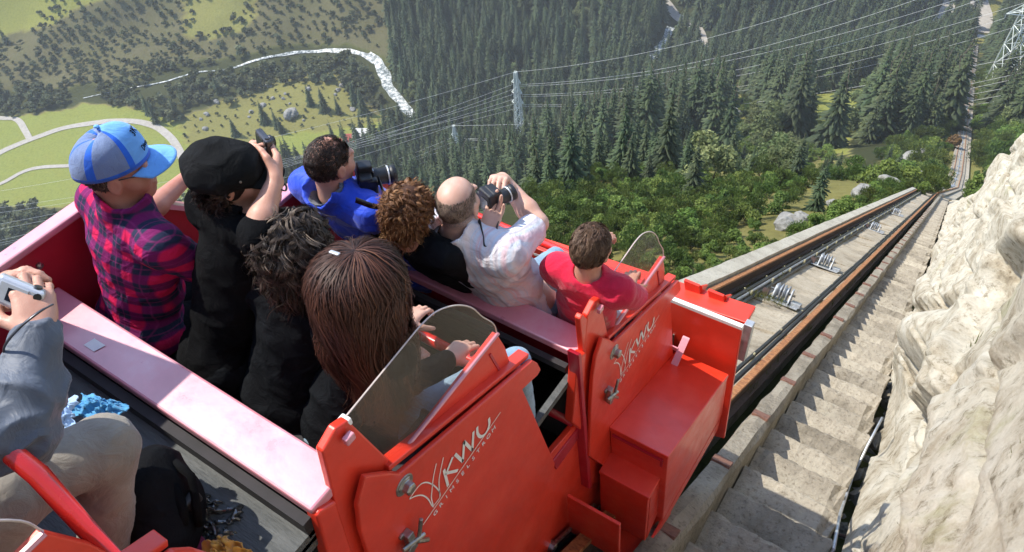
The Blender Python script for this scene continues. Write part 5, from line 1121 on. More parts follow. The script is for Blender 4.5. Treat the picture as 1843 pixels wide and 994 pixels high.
def short_hair(parent,H,A,m,seed,s=1.,n=2600,cut=None,ln=.05,lift=.35,curl=.0,zmin=-.45,clump=1.,wd=.0045,base_inf=.004,shade=(.5,.22),front=.55,freq=9,nseg=6,flow=(0,-.55,-.75),zfront=.15,vol=0,zmax=9,rnd=.5):
    r=np.random.default_rng(seed); hd=Hair(); W=lambda q: H+s*(q@A)
    b=Blob(); b.ell(H+s*(SC0@A),(SK+base_inf)*s,A); 
    b.ell(H+s*(A[1]*.095+A[2]*-.03),np.array([.085,.075,.075])*s,A,.02,'s'); b.half(H+s*(A[2]*(-.060)-A[1]*.02),-A[2]+A[1]*.55,.02)
    if cut is not None: b.half(H+s*(A[2]*cut),A[2],.01)
    V,Fq=b.mesh(.008*s,lambda p,d:d-.004*fbm(p*45+seed,2)); hd.add(V,Fq,shade[0]*.35)
    u=scalp(n,r,zmin,front,zfront); u=u[u[:,2]<zmax]; root=SC0+u*(SK+base_inf*.6); nn=nrm2(u/SK); fl=np.array(flow,float)
    wob=np.stack([vnoise(u*3.1*clump+seed),vnoise(u*3.1*clump+seed+9),vnoise(u*3.1*clump+seed+21)],-1); g=nrm2(fl+.9*wob); tg=nrm2(g-nn*(g*nn).sum(-1,keepdims=True)); bt=np.cross(nn,tg)
    L=ln*(.6+.7*r.random(len(u))); lf=lift*(.5+r.random(len(u))); ph=vnoise(u*4+3)*7+r.random(len(u))*rnd; P_=[];O_=[]
    for j in range(nseg):
        t=j/(nseg-1); q=root+nn*(vol*np.sin(min(1,t*1.4)*1.57))+ (tg*(L*t*np.cos(lf*(1-t*1.1)))[:,None]+nn*(L*t*np.sin(lf*(1-t*1.1)))[:,None])
        if curl: q=q+bt*(curl*np.sin(ph+t*freq)*min(1,t*3))[:,None]+nn*(curl*(.6+np.cos(ph+t*freq))*min(1,t*3))[:,None]
        rel=q-SC0; lim=1+(vol+.30*lift*L*t+curl*1.2+.004)/.092; kk=np.linalg.norm(rel/SK,axis=-1); k2_=np.linalg.norm(rel[:,:2]/SK[:2],axis=-1); low=rel[:,2]<-.03
        sc=np.minimum(1,lim/np.maximum(kk,1e-6)); sc2=np.minimum(1,lim/np.maximum(k2_,1e-6)); mixl=sst(.0,-.06,rel[:,2])
        fx=np.where(True,sc*(1-mixl)+sc2*mixl,1); rel=rel*np.stack([fx,fx,sc*(1-mixl)+mixl],-1); q=rel+SC0
        P_.append(q); O_.append(nn if not curl else nrm2(nn+.6*bt*np.cos(ph+t*freq)[:,None]))
    P_=np.stack(P_,1); O_=np.stack(O_,1); sh=np.clip(shade[0]+shade[1]*.5*r.normal(size=len(u))+.22*wob[:,0]+.12*vnoise(u*9+seed),0,1)
    V,Fq,S=ribbons(W(P_),O_@A,s*wd*(.6+.8*r.random(len(u))),sh); hd.add(V,Fq,S); return hd.build(parent,m)
def person(name_label,group=None,base=None): return thing('person',base,name_label,'person',group)
def build_body(t,b,h,m,tintfn=None):
    V,Fq=b.mesh(h); at={'tint':('FLOAT',tintfn(V) if tintfn else np.zeros(len(V)))}; return obj('body',V,Fq,M[m],t,True,attrs=at)
def cloth(t,name,b,h,m,seed,amp=.006,T=None,origin=None,fr=26):
    V,Fq=b.mesh(h,folds(seed,amp,fr) if amp else None); at=None
    if T is not None: at={'uvw':('FLOAT_VECTOR',(V-origin)@T.T)}
    return obj(name,V,Fq,M[m],t,True,attrs=at)
def legs(hip,A,s,knees,feet,inf=0.):
    b=Blob()
    for sx,kn,ft_ in ((-1,knees[0],feet[0]),(1,knees[1],feet[1])):
        h=hip+A[0]*.085*s*sx; b.cone(h,kn,.088*s+inf,.060*s+inf,.04); b.cone(kn,ft_,.058*s+inf,.042*s+inf,.02)
    b.ell(hip,(.165*s+inf,.125*s+inf,.115*s+inf),A,.05); return b
def shoe(t,p,A,m='blackplastic'):
    b=Blob(); b.ell(p+A[1]*.06-A[2]*.0,(.045,.125,.045),A,.02); b.half(p-A[2]*.035,-A[2]); V,Fq=b.mesh(.012); obj('shoe',V,Fq,M[m],t,True)
def arm(b,sh,el,wr,s=1.,inf=0.,upto=1.,k=.03):
    b.cone(sh,el,.050*s+inf,.040*s+inf,k)
    if upto>1: 
        e=el+(wr-el)*(upto-1); b.cone(el,e,.041*s+inf,(.041-.013*(upto-1))*s+inf,.02)
    elif upto<1: b.p.pop(); e=sh+(el-sh)*upto; b.cone(sh,e,.050*s+inf,(.050-.008*upto)*s+inf*1.15,k)
def bare_arm(b,sh,el,wr,s=1.):
    b.cone(sh,el,.047*s,.039*s,.03); m_=el+(wr-el)*.3; b.cone(el,m_,.040*s,.043*s,.02); b.cone(m_,wr,.042*s,.027*s,.02)
def camera_thing(c,A,label,kind='slr',s=1.):
    """A rows: right, forward (lens), up"""
    c=np.asarray(c,float); t=thing('camera',c,label,'camera'); W=lambda x,y,z: c+s*(A[0]*x+A[1]*y+A[2]*z)
    if kind=='slr':
        b=MB(); b.box(W(0,0,0),(.135*s,.055*s,.095*s),A); b.box(W(.055,.022,-.004),(.03*s,.05*s,.085*s),A); b.build('camera_body',M['blackplastic'],t,bevel=.010*s,seg=3)
        b=MB(); b.box(W(0,.005,.058),(.05*s,.06*s,.034*s),A); b.build('viewfinder_hump',M['blackplastic'],t,bevel=.009*s,seg=3)
        b=MB(); b.lathe(W(-.008,.025,-.004),A[1],[(x*s,y*s) for x,y in((.036,0),(.037,.03),(.034,.033),(.036,.075),(.033,.08),(.039,.085),(.040,.105),(.034,.106))],22); l=b.build('lens',M['blackplastic'],t,True); b=MB(); b.lathe(W(-.008,.13,-.004),A[1],[(.032*s,0),(.026*s,.004*s),(.008*s,.006*s)],20); b.build('front_glass',M['gloss'],l,True)
        b=MB(); b.lathe(W(-.008,.096,-.004),A[1],[(.0405*s,0),(.0405*s,.005*s)],22); b.build('lens_ring',M['silver'],l,True)
        b=MB(); b.box(W(0,-.029,-.006),(.07*s,.004*s,.05*s),A); b.build('rear_screen',M['gloss'],t); b=MB(); b.box(W(.0,.036,.045),(.045*s,.003*s,.010*s),A); b.build('name_plate',M['silver'],t)
    else:
        b=MB(); b.box(W(0,0,0),(.098*s,.026*s,.062*s),A); b.build('camera_body',M['silver' if kind=='compact' else 'gunmetal'],t,bevel=.008*s,seg=3)
        b=MB(); b.box(W(-.012,-.0135,0),(.058*s,.003*s,.045*s),A); b.build('rear_screen',M['silver' if kind=='compact' else 'gloss'],t,bevel=.001)
        if kind=='compact': b=MB(); b.box(W(-.012,-.0155,.0),(.022*s,.002*s,.028*s),A); b.build('screen_picture',M['gloss'],t)
        b=MB(); b.lathe(W(.005,.012,.0),A[1],[(.024*s,0),(.024*s,.012*s),(.018*s,.014*s),(.017*s,.022*s),(.006*s,.022*s)],18); b.build('lens',M['gunmetal'],t,True)
        b=MB(); b.lathe(W(.036,-.014,.018),-A[1],[(.008*s,0),(.008*s,.002*s)],10); b.lathe(W(.036,-.014,-.01),-A[1],[(.011*s,0),(.011*s,.002*s)],12); b.lathe(W(.03,0,.031),A[2],[(.009*s,0),(.008*s,.004*s)],12); b.build('buttons',M['gunmetal'],t)
    return t
def strap(parent,pts,wd,m,name='strap',nv=(0,0,1)):
    q=smooth_line(np.array(pts,float),6); t=nrm2(np.gradient(q,axis=0)); s=nrm2(np.cross(t,np.asarray(nv,float)))*wd/2; u=np.cross(s,t)*.0; n=len(q); nn=nrm2(np.cross(t,s))*.0015
    V=np.vstack([q-s-nn,q+s-nn,q+s+nn,q-s+nn]); f=[]
    for i in range(n-1):
        for a,b_ in((0,1),(1,2),(2,3),(3,0)): f.append((a*n+i,b_*n+i,b_*n+i+1,a*n+i+1))
    return obj(name,V,f,M[m],parent,True)
def lock_hair(parent,H,A,m,seed,s=1.,locks=450,per=10,ln=.12,rad=.011,turns=3.5,vol=.014,base_inf=.008,zmin=-.95,zmax=9,front=.5,zfront=.15,flow=(0,-.3,-1),wd=.0026,shade=(.45,.16),nseg=24,cut=None,tight=.004,fly=.06,spread=.5):
    """hair that falls in twisted locks: every lock winds round its own line over the skull"""
    r=np.random.default_rng(seed); hd=Hair()
    b=Blob(); b.ell(H+s*(SC0@A),(SK+base_inf)*s,A); b.ell(H+s*(A[1]*.095+A[2]*-.03),np.array([.085,.075,.075])*s,A,.02,'s'); b.half(H+s*(A[2]*(-.060)-A[1]*.02),-A[2]+A[1]*.55,.02)
    if cut is not None: b.half(H+s*(A[2]*cut),A[2],.01)
    V,Fq=b.mesh(.008*s,lambda p,d:d-.004*fbm(p*45+seed,2)); hd.add(V,Fq,shade[0]*.25)
    u=scalp(locks,r,zmin,front,zfront); u=u[u[:,2]<zmax]; n=len(u); nn=nrm2(u/SK); root=SC0+u*(SK+base_inf*.5); fl=np.array(flow,float)
    wob=np.stack([vnoise(u*2.4+seed),vnoise(u*2.4+seed+9),vnoise(u*2.4+seed+21)],-1); g=nrm2(fl+spread*wob+.25*r.normal(size=u.shape)); tg=nrm2(g-nn*(g*nn).sum(-1,keepdims=True)); bt=np.cross(nn,tg)
    L=ln*(.65+.6*r.random(n)); ph=r.random(n)*6.28; tr_=turns*(.75+.5*r.random(n))*np.where(r.random(n)<.5,1,-1); rr=rad*(.7+.6*r.random(n)); lv=vol*(.5+.8*r.random(n)); sh0=np.clip(shade[0]+shade[1]*1.1*r.normal(size=n)+.12*wob[:,0],0,1)
    P_=[];O_=[]; k=np.repeat(np.arange(n),per); o1=r.normal(size=(len(k),1))*tight; o2=r.normal(size=(len(k),1))*tight; fz=(r.random(len(k))<fly)[:,None]
    for j in range(nseg):
        t=j/(nseg-1); q=root+tg*(L*t)[:,None]; rel=q-SC0; lim=1+lv*math.sin(min(1,t*2.2+.15)*1.57)/.092; kk=np.linalg.norm(rel/SK,axis=-1); k2=np.linalg.norm(rel[:,:2]/SK[:2],axis=-1); mx=sst(.0,-.06,rel[:,2])
        sc=lim/np.maximum(kk,1e-6); sc2=np.minimum(1.0,lim/np.maximum(k2,1e-6)); rel=rel*np.stack([sc*(1-mx)+sc2*mx]*2+[sc*(1-mx)+mx],-1); c=rel+SC0
        nl=nrm2(rel/SK**2); bl=nrm2(np.cross(nl,tg)); a=ph+tr_*6.28*t; e=(rr*min(1,t*3))[:,None]; off=bl*np.cos(a)[:,None]*e+nl*(np.sin(a)[:,None]*e*.8+e*.6)
        c2=(c+off)[k]+(bl[k]*o1+nl[k]*o2)*(1+2.5*fz*t)+fz*nl[k]*.012*t; P_.append(H+s*(c2@A)); O_.append(nrm2(nl+.9*bl*np.cos(a)[:,None]+.5*nl*np.sin(a)[:,None])[k]@A)
    P_=np.stack(P_,1); O_=np.stack(O_,1); sh=np.clip(sh0[k]+.06*r.normal(size=len(k)),0,1); V,Fq,S=ribbons(P_,O_,s*wd*(.6+.8*r.random(len(k))),sh); hd.add(V,Fq,S); return hd.build(parent,m)
# ------------------------------------------------------------------ the passengers
UP=np.array([0,0,1.])
def hframe(f,pitch=0,roll=0):
    A=frame(np.append(np.asarray(f,float)[:2],0)); c,s=math.cos(R_(pitch)),math.sin(R_(pitch)); f2=A[1]*c-A[2]*s; u2=A[2]*c+A[1]*s; r=A[0]
    c,s=math.cos(R_(roll)),math.sin(R_(roll)); return np.array([r*c-u2*s,f2,u2*c+r*s])
def reach(u,v,frm,L,far=True):
    """the point on a sight line that lies an arm's length from a joint"""
    r=ray(u,v); b=-2*(r@frm); a=r@r; c=frm@frm-L*L; q=b*b-4*a*c
    if q<0: return r*(-b/(2*a))
    return r*((-b+(1 if far else -1)*math.sqrt(q))/(2*a))
class Pz: pass
def setup(H,f,pitch,roll,ft,hip,s=1.,w=.185,drop=.045,nk=.148,back=.03):
    z=Pz(); z.H=H; z.A=hframe(f,pitch,roll); z.s=s; z.hip=np.array(hip,float); fr=frame(np.append(np.asarray(ft,float)[:2],0)); z.T=fr
    z.neck=H-z.A[2]*.03*s-UP*(nk-.03)*s-fr[1]*back*s; sp=nrm(z.neck-z.hip); z.up=sp
    z.shL=z.neck-fr[0]*w*s-sp*drop*s; z.shR=z.neck+fr[0]*w*s-sp*drop*s; return z
def core(b,z,bulk=1.,ear=True,nose=1.,tors=True):
    head_blob(b,z.H,z.A,z.s,ear=ear,nose=nose); s=z.s
    b.cone(z.H-z.A[2]*.05*s-z.A[1]*.028*s,z.neck,.054*s,.060*s,.03)
    torso_blob(b,z.neck,z.shL,z.shR,z.hip,z.T,s,-.018,bulk)
def seated(z,kz=-.20,fwd=.44,feet=-.42,off=0):
    f=z.T[1]; k=[z.hip+f*fwd*z.s+UP*kz+z.T[0]*(.10*sx+off) for sx in(-1,1)]; ft_=[q+f*.06+UP*feet for q in k]; return k,ft_
def collar(b,z,h=.035,r0=.082,r1=.074,inner=.062,tilt=.3):
    s=z.s; u=nrm(z.up+z.T[1]*-.15); b.cone(z.neck-u*.02*s,z.neck+u*h*s,r0*s,r1*s,.03)
def collar_cut(b,z,inner=.062):
    s=z.s; u=nrm(z.up+z.T[1]*-.10); b.cone(z.neck-u*.005,z.neck+u*.16*s,inner*s,inner*1.25*s,.012,'s')
def lower(t,z,m='denim',kn=None,ft_=None,h=.014,sho=True,inf=-.006):
    k,f=(kn,ft_) if kn is not None else seated(z); b=legs(z.hip,z.T,z.s,k,f,inf); V,Fq=b.mesh(h,folds(3,.005)); obj('trousers',V,Fq,M[m],t,True)
    if sho:
        for q in f: shoe(t,q-UP*.03,z.T)
    return k,f
# ---- 1: the man in the plaid shirt and blue cap
H=P(210,303,2.62); z=setup(H,(.57,.82),9,0,(.12,1),(-2.40,.76,-2.28),1.07,w=.18,drop=.05); 
t=person('man in red and navy plaid shirt and blue mesh cap looking to the right','passengers of the open car',z.hip)
elL=reach(256,392,z.shL,.30); wrL=reach(338,318,elL,.27); elR=z.shR+np.array([.03,.14,-.26]); wrR=elR+np.array([-.1,.22,-.02])
b=Blob(); core(b,z,1.05); bare_arm(b,z.shL,elL,wrL,1.05); bare_arm(b,z.shR,elR,wrR)
hand_blob(b,wrL,nrm(wrL-elL),(0,.5,-.8),-1,(.8,.9,.9,1),1.); hand_blob(b,wrR,(-.2,1,-.1),(0,0,-1),-1,(.6,.6,.7,.8))
build_body(t,b,.0055,'skinred')
b=Blob(); T=torso_blob(b,z.neck,z.shL,z.shR,z.hip,z.T,z.s,.004,1.05); arm(b,z.shL,elL,wrL,1.05,.016,.92); arm(b,z.shR,elR,wrR,1.05,.018,1.5); collar(b,z,.06,.086,.080); b.half(z.hip-UP*.22,-UP); collar_cut(b,z)
cloth(t,'plaid_shirt',b,.0075,'plaid',5,.006,T,z.hip)
lower(t,z,'blackknit')
def baseball_cap(t,z,k=1.0):
    s=z.s*k; A=z.A; L=lambda q: z.H+(np.asarray(q)*s)@A
    nph,nth=72,14; V=[];f=[];mi=[]
    def pt(ph,th,inf=0):
        c=max(0,math.cos(th))**.62; a,b_,hh=.0905+inf,.1185+inf,.116+inf
        return (a*math.sin(ph)*c,-.012+b_*math.cos(ph)*c-.006*math.sin(th),(.022+.022*math.cos(ph))+hh*math.sin(th)+.006*math.cos(ph)*math.sin(2*th))
    for i in range(nph):
        ph=2*math.pi*i/nph
        for j in range(nth): 
            th=math.pi/2*j/(nth-1); V.append(L(pt(ph,th,.0015*math.cos(3*ph)*math.sin(th*2))))
    for i in range(nph):
        ph=(i+.5)*2*math.pi/nph; ph=(ph+math.pi)%(2*math.pi)-math.pi; seam=min(abs(abs(ph)-q) for q in (.95,2.05,3.1415))
        for j in range(nth-1):
            f.append((i*nth+j,((i+1)%nph)*nth+j,((i+1)%nph)*nth+j+1,i*nth+j+1)); mi.append(1 if (j==0 or (seam<.09 and abs(ph)>.8)) else (0 if abs(ph)<.95 else 2))
    c=obj('cap',V,f,[M['capblue'],M['capdeep'],M['capmesh']],t,True,mi=mi); md=c.modifiers.new('thickness','SOLIDIFY'); md.thickness=.003
    V=[];f=[];n=25;mm=9
    for i in range(n):
        ph=-1.08+2.16*i/(n-1); r0=np.array(pt(ph,0))
        for j in range(mm):
            q=j/(mm-1); ln=.082*math.cos(ph*.80)**.8*q; V.append(L(r0+np.array([math.sin(ph)*.25*ln,ln*1.0,-.9*r0[0]**2*12*.08-(ln*.18)-abs(r0[0])**2*1.6])))
    for i in range(n-1):
        for j in range(mm-1): f.append((i*mm+j,(i+1)*mm+j,(i+1)*mm+j+1,i*mm+j+1))
    o=obj('brim',V,f,M['capblue'],c,True); md=o.modifiers.new('thickness','SOLIDIFY'); md.thickness=.004
    b=MB(); b.lathe(L(pt(0,math.pi/2)),A[2],[(.009,0),(.008,.004),(.003,.006)],10); b.build('button',M['capblue'],c,True)
    for k_,(tx,ph,th,sz) in enumerate((('3K',.16,.80,.034),('Dive',.24,.34,.026))):
        p=np.array(L(pt(ph,th,.0045))); n_=nrm(np.array(pt(ph,th,.02))-np.array(pt(ph,th))+np.array([math.sin(ph),math.cos(ph),.45])*.02)@A; rt=nrm(np.cross(A[2],n_)); u_=np.cross(n_,rt); o=bpy.data.objects.new('cap_lettering',text_mesh(tx,sz,'capblack')); COL.objects.link(o); o.parent=c; m4=Matrix.Identity(4); l=p-np.array(t.location)
        for r_ in range(3): m4[r_][0]=rt[r_]; m4[r_][1]=u_[r_]; m4[r_][2]=n_[r_]; m4[r_][3]=l[r_]
        o.matrix_local=m4
baseball_cap(t,z,.95)
short_hair(t,z.H,z.A,'hgrey',3,z.s,1100,0.0,.03,.15,base_inf=.0,zmin=-.75,zmax=-.05,front=.1,shade=(.5,.25))
L=lambda x,y,z_: z.H+z.s*(z.A[0]*x+z.A[1]*y+z.A[2]*z_)
b=MB(); b.tube([L(.082,-.012,.012),L(.080,.03,.014),L(.066,.106,.010)],.0022,5); b.tube([L(-.082,-.012,.012),L(-.080,.03,.014),L(-.066,.106,.010)],.0022,5)
for sx in(-1,1): b.tube([L(sx*.034+.025*math.cos(a),.112-.006*abs(math.cos(a)+sx)*0,.006+.019*math.sin(a)) for a in np.linspace(0,2*math.pi,15)],.0024,5,cap=False)
b.tube([L(-.011,.116,.010),L(.011,.116,.010)],.002,5); g=b.build('glasses',M['gunmetal'],t,True)
for sx in(-1,1): b=MB(); b.lathe(L(sx*.034,.111,.006),z.A[1],[(.022,0),(.020,.0015)],16); b.build('spectacle_lens',M['clear'],g)
camera_thing(wrL+nrm(wrL-elL)*.10+np.array([0,.02,.0]),hframe((.5,.85),15),'small dark camera held by the man in plaid behind the black cap','small')
# ---- 2: the woman in the black cap
H=P(416,316,2.47); z=setup(H,(.70,.70),4,0,(.05,1),(-2.02,.78,-2.30),.90,w=.165)
t=person('woman in a floppy black cap raising a small camera with both hands','passengers of the open car',z.hip)
elR=P(462,418,2.42); wrR=P(495,328,2.46); dR=nrm(P(503,278,2.54)-wrR); print('arm',np.linalg.norm(elR-z.shR),np.linalg.norm(wrR-elR)); elL=z.shL+np.array([.02,.22,-.12]); wrL=reach(452,275,elL,.28)
b=Blob(); core(b,z,.9); bare_arm(b,z.shR,elR,wrR,.98); bare_arm(b,z.shL,elL,wrL,.95)
hand_blob(b,wrR,dR,nrm(np.array([-.75,.45,.1])),1,(.85,.95,1.05,1.15),1.0,.3,.8); hand_blob(b,wrL,nrm(P(462,246,2.5)-wrL),nrm(np.array([.8,.3,0])),-1,(.7,.8,.9,1.),1.05,.4,.6)
build_body(t,b,.0055,'skin')
b=Blob(); torso_blob(b,z.neck,z.shL,z.shR,z.hip,z.T,z.s,.006,.92); arm(b,z.shL,elL,wrL,1.,.014,.8); arm(b,z.shR,elR,wrR,1.,.016,.80); collar(b,z,.06,.084,.072); b.half(z.hip-UP*.12,-UP); collar_cut(b,z,.058)
cloth(t,'black_jacket',b,.0075,'blackfleece',8,.006); lower(t,z,'blackknit')
def floppy_cap(t,z):
    b=Blob(); A=z.A; s=z.s; L=lambda x,y,z_: z.H+s*(A[0]*x+A[1]*y+A[2]*z_)
    b.ell(L(0,-.024,.062),np.array([.098,.116,.066])*s,A,.02); b.ell(L(0,-.050,.036),np.array([.096,.092,.066])*s,A,.05); b.ell(L(0,-.004,.022),np.array([.096,.122,.062])*s,A,.03); b.half(L(0,-.01,-.012),-A[2]-A[1]*.15,.012); b.ell(L(0,-.01,-.01),np.array([.083,.103,.05])*s,A,.005,'s')
    V,Fq=b.mesh(.006,folds(12,.007,38)); c=obj('cap',V,Fq,M['capblack'],t,True)
    V=[];f=[];n=21;mm=7
    for i in range(n):
        ph=-1.0+2.0*i/(n-1); r0=np.array([.090*math.sin(ph),-.008+.112*math.cos(ph),.010])
        for j in range(mm): q=j/(mm-1); ln=.074*math.cos(ph*.85)*q; V.append(L(*(r0+np.array([.1*math.sin(ph)*ln,ln,-ln*.30-1.5*r0[0]**2]))))
    for i in range(n-1):
        for j in range(mm-1): f.append((i*mm+j,(i+1)*mm+j,(i+1)*mm+j+1,i*mm+j+1))
    o=obj('brim',V,f,M['capblack'],c,True); md=o.modifiers.new('thickness','SOLIDIFY'); md.thickness=.006; md.offset=0
    b=MB(); b.lathe(L(.097,.045,.045),A[0],[(.004,0),(.004,.004),(.002,.005)],8); b.build('rivet',M['steel'],c)
floppy_cap(t,z)
lock_hair(t,z.H-UP*.015,z.A,'hdark',14,z.s,330,10,.11,.012,3.4,.012,.006,zmin=-.95,zmax=.10,front=.12,flow=(0,-.35,-.9),wd=.003,shade=(.5,.2),nseg=24,cut=.02,tight=.0035,spread=.6)
strap(t,[wrR+dR*.01+np.array([.02,-.03,.01]),wrR+np.array([.035,.0,-.02]),wrR+np.array([.0,.03,-.03]),wrR+np.array([-.03,.0,-.01])],.006,'blackplastic','wrist_band')
b=MB(); cm=P(476,256,2.53); camera_thing(cm,hframe((.35,.94),12),'small black camera held up by the woman in the black cap','small',.9)
# ---- 3: the woman with greying hair
H=P(530,450,2.54); z=setup(H,(-.30,.95),6,0,(-.12,1),(-1.74,.84,-2.40),1.08,w=.15)
t=person('woman with wavy greying hair in a black jacket seen from behind','passengers of the open car',z.hip)
elL=z.shL+np.array([-.02,.12,-.28]); elR=z.shR+np.array([.0,.12,-.28]); wrL=elL+np.array([.06,.18,-.12]); wrR=elR+np.array([-.06,.18,-.12])
b=Blob(); core(b,z); bare_arm(b,z.shL,elL,wrL); bare_arm(b,z.shR,elR,wrR); hand_blob(b,wrL,(.1,1,-.1),(0,0,-1),1,(.6,.7,.7,.8)); hand_blob(b,wrR,(-.1,1,-.1),(0,0,-1),-1,(.6,.7,.7,.8)); build_body(t,b,.0065,'skinpale')
b=Blob(); torso_blob(b,z.neck,z.shL,z.shR,z.hip,z.T,z.s,.006,1.0); arm(b,z.shL,elL,wrL,1.,.018,1.9); arm(b,z.shR,elR,wrR,1.,.022,1.9); collar(b,z,.055,.088,.080); b.half(z.hip-UP*.12,-UP); collar_cut(b,z,.066); cloth(t,'black_jacket',b,.008,'blackknit',11,.006); lower(t,z,'blackknit')
lock_hair(t,z.H,z.A,'hgrey',21,1.08,620,14,.155,.010,1.7,.016,.008,zmin=-.97,front=.5,flow=(0,-.25,-1),wd=.0024,shade=(.40,.17),nseg=18,tight=.005,spread=.7)
# ---- 4: the woman with long brown hair
H=P(650,512,2.40); z=setup(H,(-.12,1),12,0,(-.12,1),(-1.47,.86,-2.44),1.10,w=.095,nk=.175)
t=person('woman with long wavy brown hair in a black jacket and jeans','passengers of the open car',z.hip)
elL=z.shL+np.array([-.02,.10,-.27]); wrL=elL+np.array([-.02,.12,-.20]); elR=P(728,690,2.74); wrR=P(806,650,2.90)
print('arm4',np.linalg.norm(elR-z.shR),np.linalg.norm(wrR-elR),z.shR,elR,wrR)
b=Blob(); core(b,z); bare_arm(b,z.shL,elL,wrL); bare_arm(b,z.shR,elR,wrR); hand_blob(b,wrL,(.3,1,-.1),(0,0,-1),1,(.6,.7,.7,.8)); hand_blob(b,wrR,nrm(np.array([0,.9,-.1])),(0,.1,-1),-1,(.9,1.,1.,1.1),1.05); build_body(t,b,.006,'skinpale')
b=Blob(); torso_blob(b,z.neck,z.shL,z.shR,z.hip,z.T,z.s,.006,.98); arm(b,z.shL,elL,wrL,1.0,.028,1.9); arm(b,z.shR,elR,wrR,.85,.018,1.94); collar(b,z,.05,.09,.084); b.half(z.hip-UP*.24,-UP); cloth(t,'black_jacket',b,.008,'blackknit',17,.007)
k=[z.hip+np.array([-.16,.47,-.05]),P(928,652,3.22)]; lower(t,z,'denim',k,[k[0]+np.array([0,.06,-.45]),k[1]+np.array([-.02,.05,-.5])],.011,inf=-.004)
pts=[P(512,690,2.28),P(515,655,2.26),P(535,630,2.24)]
def long_hair(t,z,seed=31,n=14000):
    r=np.random.default_rng(seed); hd=Hair(); A=z.A; s=z.s; G=frame(z.T[1]); u=scalp(n,r,-.35,.62,.25); n=len(u); nn=nrm2(u/SK); root=SC0+u*(SK+.006)
    b=Blob(); b.ell(z.H+s*(SC0@A),(SK+.002)*s,A); b.ell(z.H+s*(np.array([0,-.07,-.08])@A),np.array([.080,.050,.11])*s,A,.05); b.ell(z.H+s*(np.array([.05,-.10,-.24])@G),np.array([.045,.035,.13])*s,G,.05); b.ell(z.H+s*(np.array([-.05,-.10,-.26])@G),np.array([.045,.035,.14])*s,G,.05); b.ell(z.H+s*(np.array([0,.11,-.03])@A),np.array([.080,.06,.09])*s,A,.03,'s'); V,Fq=b.mesh(.009,lambda p,d:d-.006*fbm(p*26,2)); hd.add(V,Fq,.12)
    lk_=scalp(190,r,-.3,.62,.25); li=np.argmax(u@lk_.T+.02*r.normal(size=(n,len(lk_))),axis=1); ul=lk_[li]; side=np.where(ul[:,0]>0,1.,-1.); az=np.arctan2(nn[:,0],-nn[:,1]); azl=np.arctan2(ul[:,0]/SK[0],-ul[:,1]/SK[1]); rl=r.random((len(lk_),4))[li]          # 0 at the back
    N=17; end=-.40-.17*np.random.default_rng(5).random(len(u))-.05*(np.abs(np.arctan2(u[:,0],-u[:,1]))<1.2); P_=[];O_=[]; k1=(rl[:,0]-.5)*1.9+.15*r.normal(size=n); k2=rl[:,1]*6.28+.25*r.normal(size=n); k3=np.clip(rl[:,2]+.12*r.normal(size=n),0,1)
    el0=np.arcsin(np.clip(nn[:,2],-1,1)); out=.012+.036*k3+.014*k1
    lx=np.where(side>0,.098,-.098)+.018*k1; 
    el_r=np.arcsin(np.clip(u[:,2],-1,1)); vol=.020+.034*k3**1.4+.006*k1
    for j in range(N):
        t_=j/(N-1); ts=.34*np.clip(el_r+.15,.05,2)/1.57+.03          # share of the strand that still lies on the head
        on=np.clip(t_/ts,0,1); el=el_r*(1-on)+(-.12)*on; el=np.minimum(el,el_r)
        a=az+.20*np.sin(k2)*on+.10*np.sin(on*5+k1*4)*on
        body=vol*np.sin(on*1.57); R=SK+body[:,None]*np.array([1.0,1.0,.75])
        X=np.sin(a)*np.cos(el)*R[:,0]; Y=SC0[1]-np.cos(a)*np.cos(el)*R[:,1]; Zh=SC0[2]+np.sin(el)*R[:,2]
        fall=np.clip((t_-ts)/(1-ts),0,1); zc=Zh+(end+.03-0*Zh)*fall
        X=X+.0*fall; dz_=((azl-az+math.pi)%(2*math.pi)-math.pi)*(np.abs(azl-az)<1.2)*.8*np.sqrt(fall); X=X+np.cos(a)*dz_*R[:,0]; Y=Y+np.sin(a)*dz_*R[:,1]
        cl=fall**1.1; lx2=side*(.082+.022*k1); X=X*(1-.55*cl)+lx2*.55*cl; Y=Y*(1-.40*cl)+(-.085)*.40*cl
        wv=.034*fall**.6*np.sin(fall*12+k2*1.2); X=X+wv*np.cos(k2)*.9+.018*fall*np.sin(fall*5+k1*3); Y=Y+wv*np.sin(k2)*.7-.02*fall
        curlb=np.clip((fall-.72)/.28,0,1); X=X-side*.055*np.sin(curlb*4.2)*(k3>.25)*curlb**.7; zc=zc+.05*curlb**2*(k3>.25)
        X=X+.0075*np.sin(t_*24+k2*2)*min(1,t_*3); Y=Y-.004*np.cos(t_*24+k2*2)*min(1,t_*3)
        q=np.stack([X,Y,zc],-1); up_=np.clip(1-fall*6,0,1)[:,None]; P_.append(z.H+s*((q@A)*up_+(q@G)*(1-up_)))
        o_=nrm2(np.stack([np.sin(a)*np.cos(el),-np.cos(a)*np.cos(el),np.sin(el)+.15],-1)); O_.append(nrm2((o_+.5*np.stack([np.cos(k2),np.sin(k2),0*k2],-1)*fall[:,None])@G))
    P_=np.stack(P_,1); O_=np.stack(O_,1); sh=np.clip(.40+.07*r.normal(size=n)+.20*k1+.16*vnoise(u*6+7),0,1); V,Fq,S=ribbons(P_,O_,s*(.0014+.0016*r.random(n)),sh); tt=np.tile(np.repeat(np.linspace(0,1,N),2),n); hd.add(V,Fq,np.clip(S+.35*np.clip(tt-.6,0,1)/.4,0,1)); return hd.build(t,'hbrown')
long_hair(t,z)
L=lambda x,y,z_: z.H+z.s*(z.A[0]*x+z.A[1]*y+z.A[2]*z_)
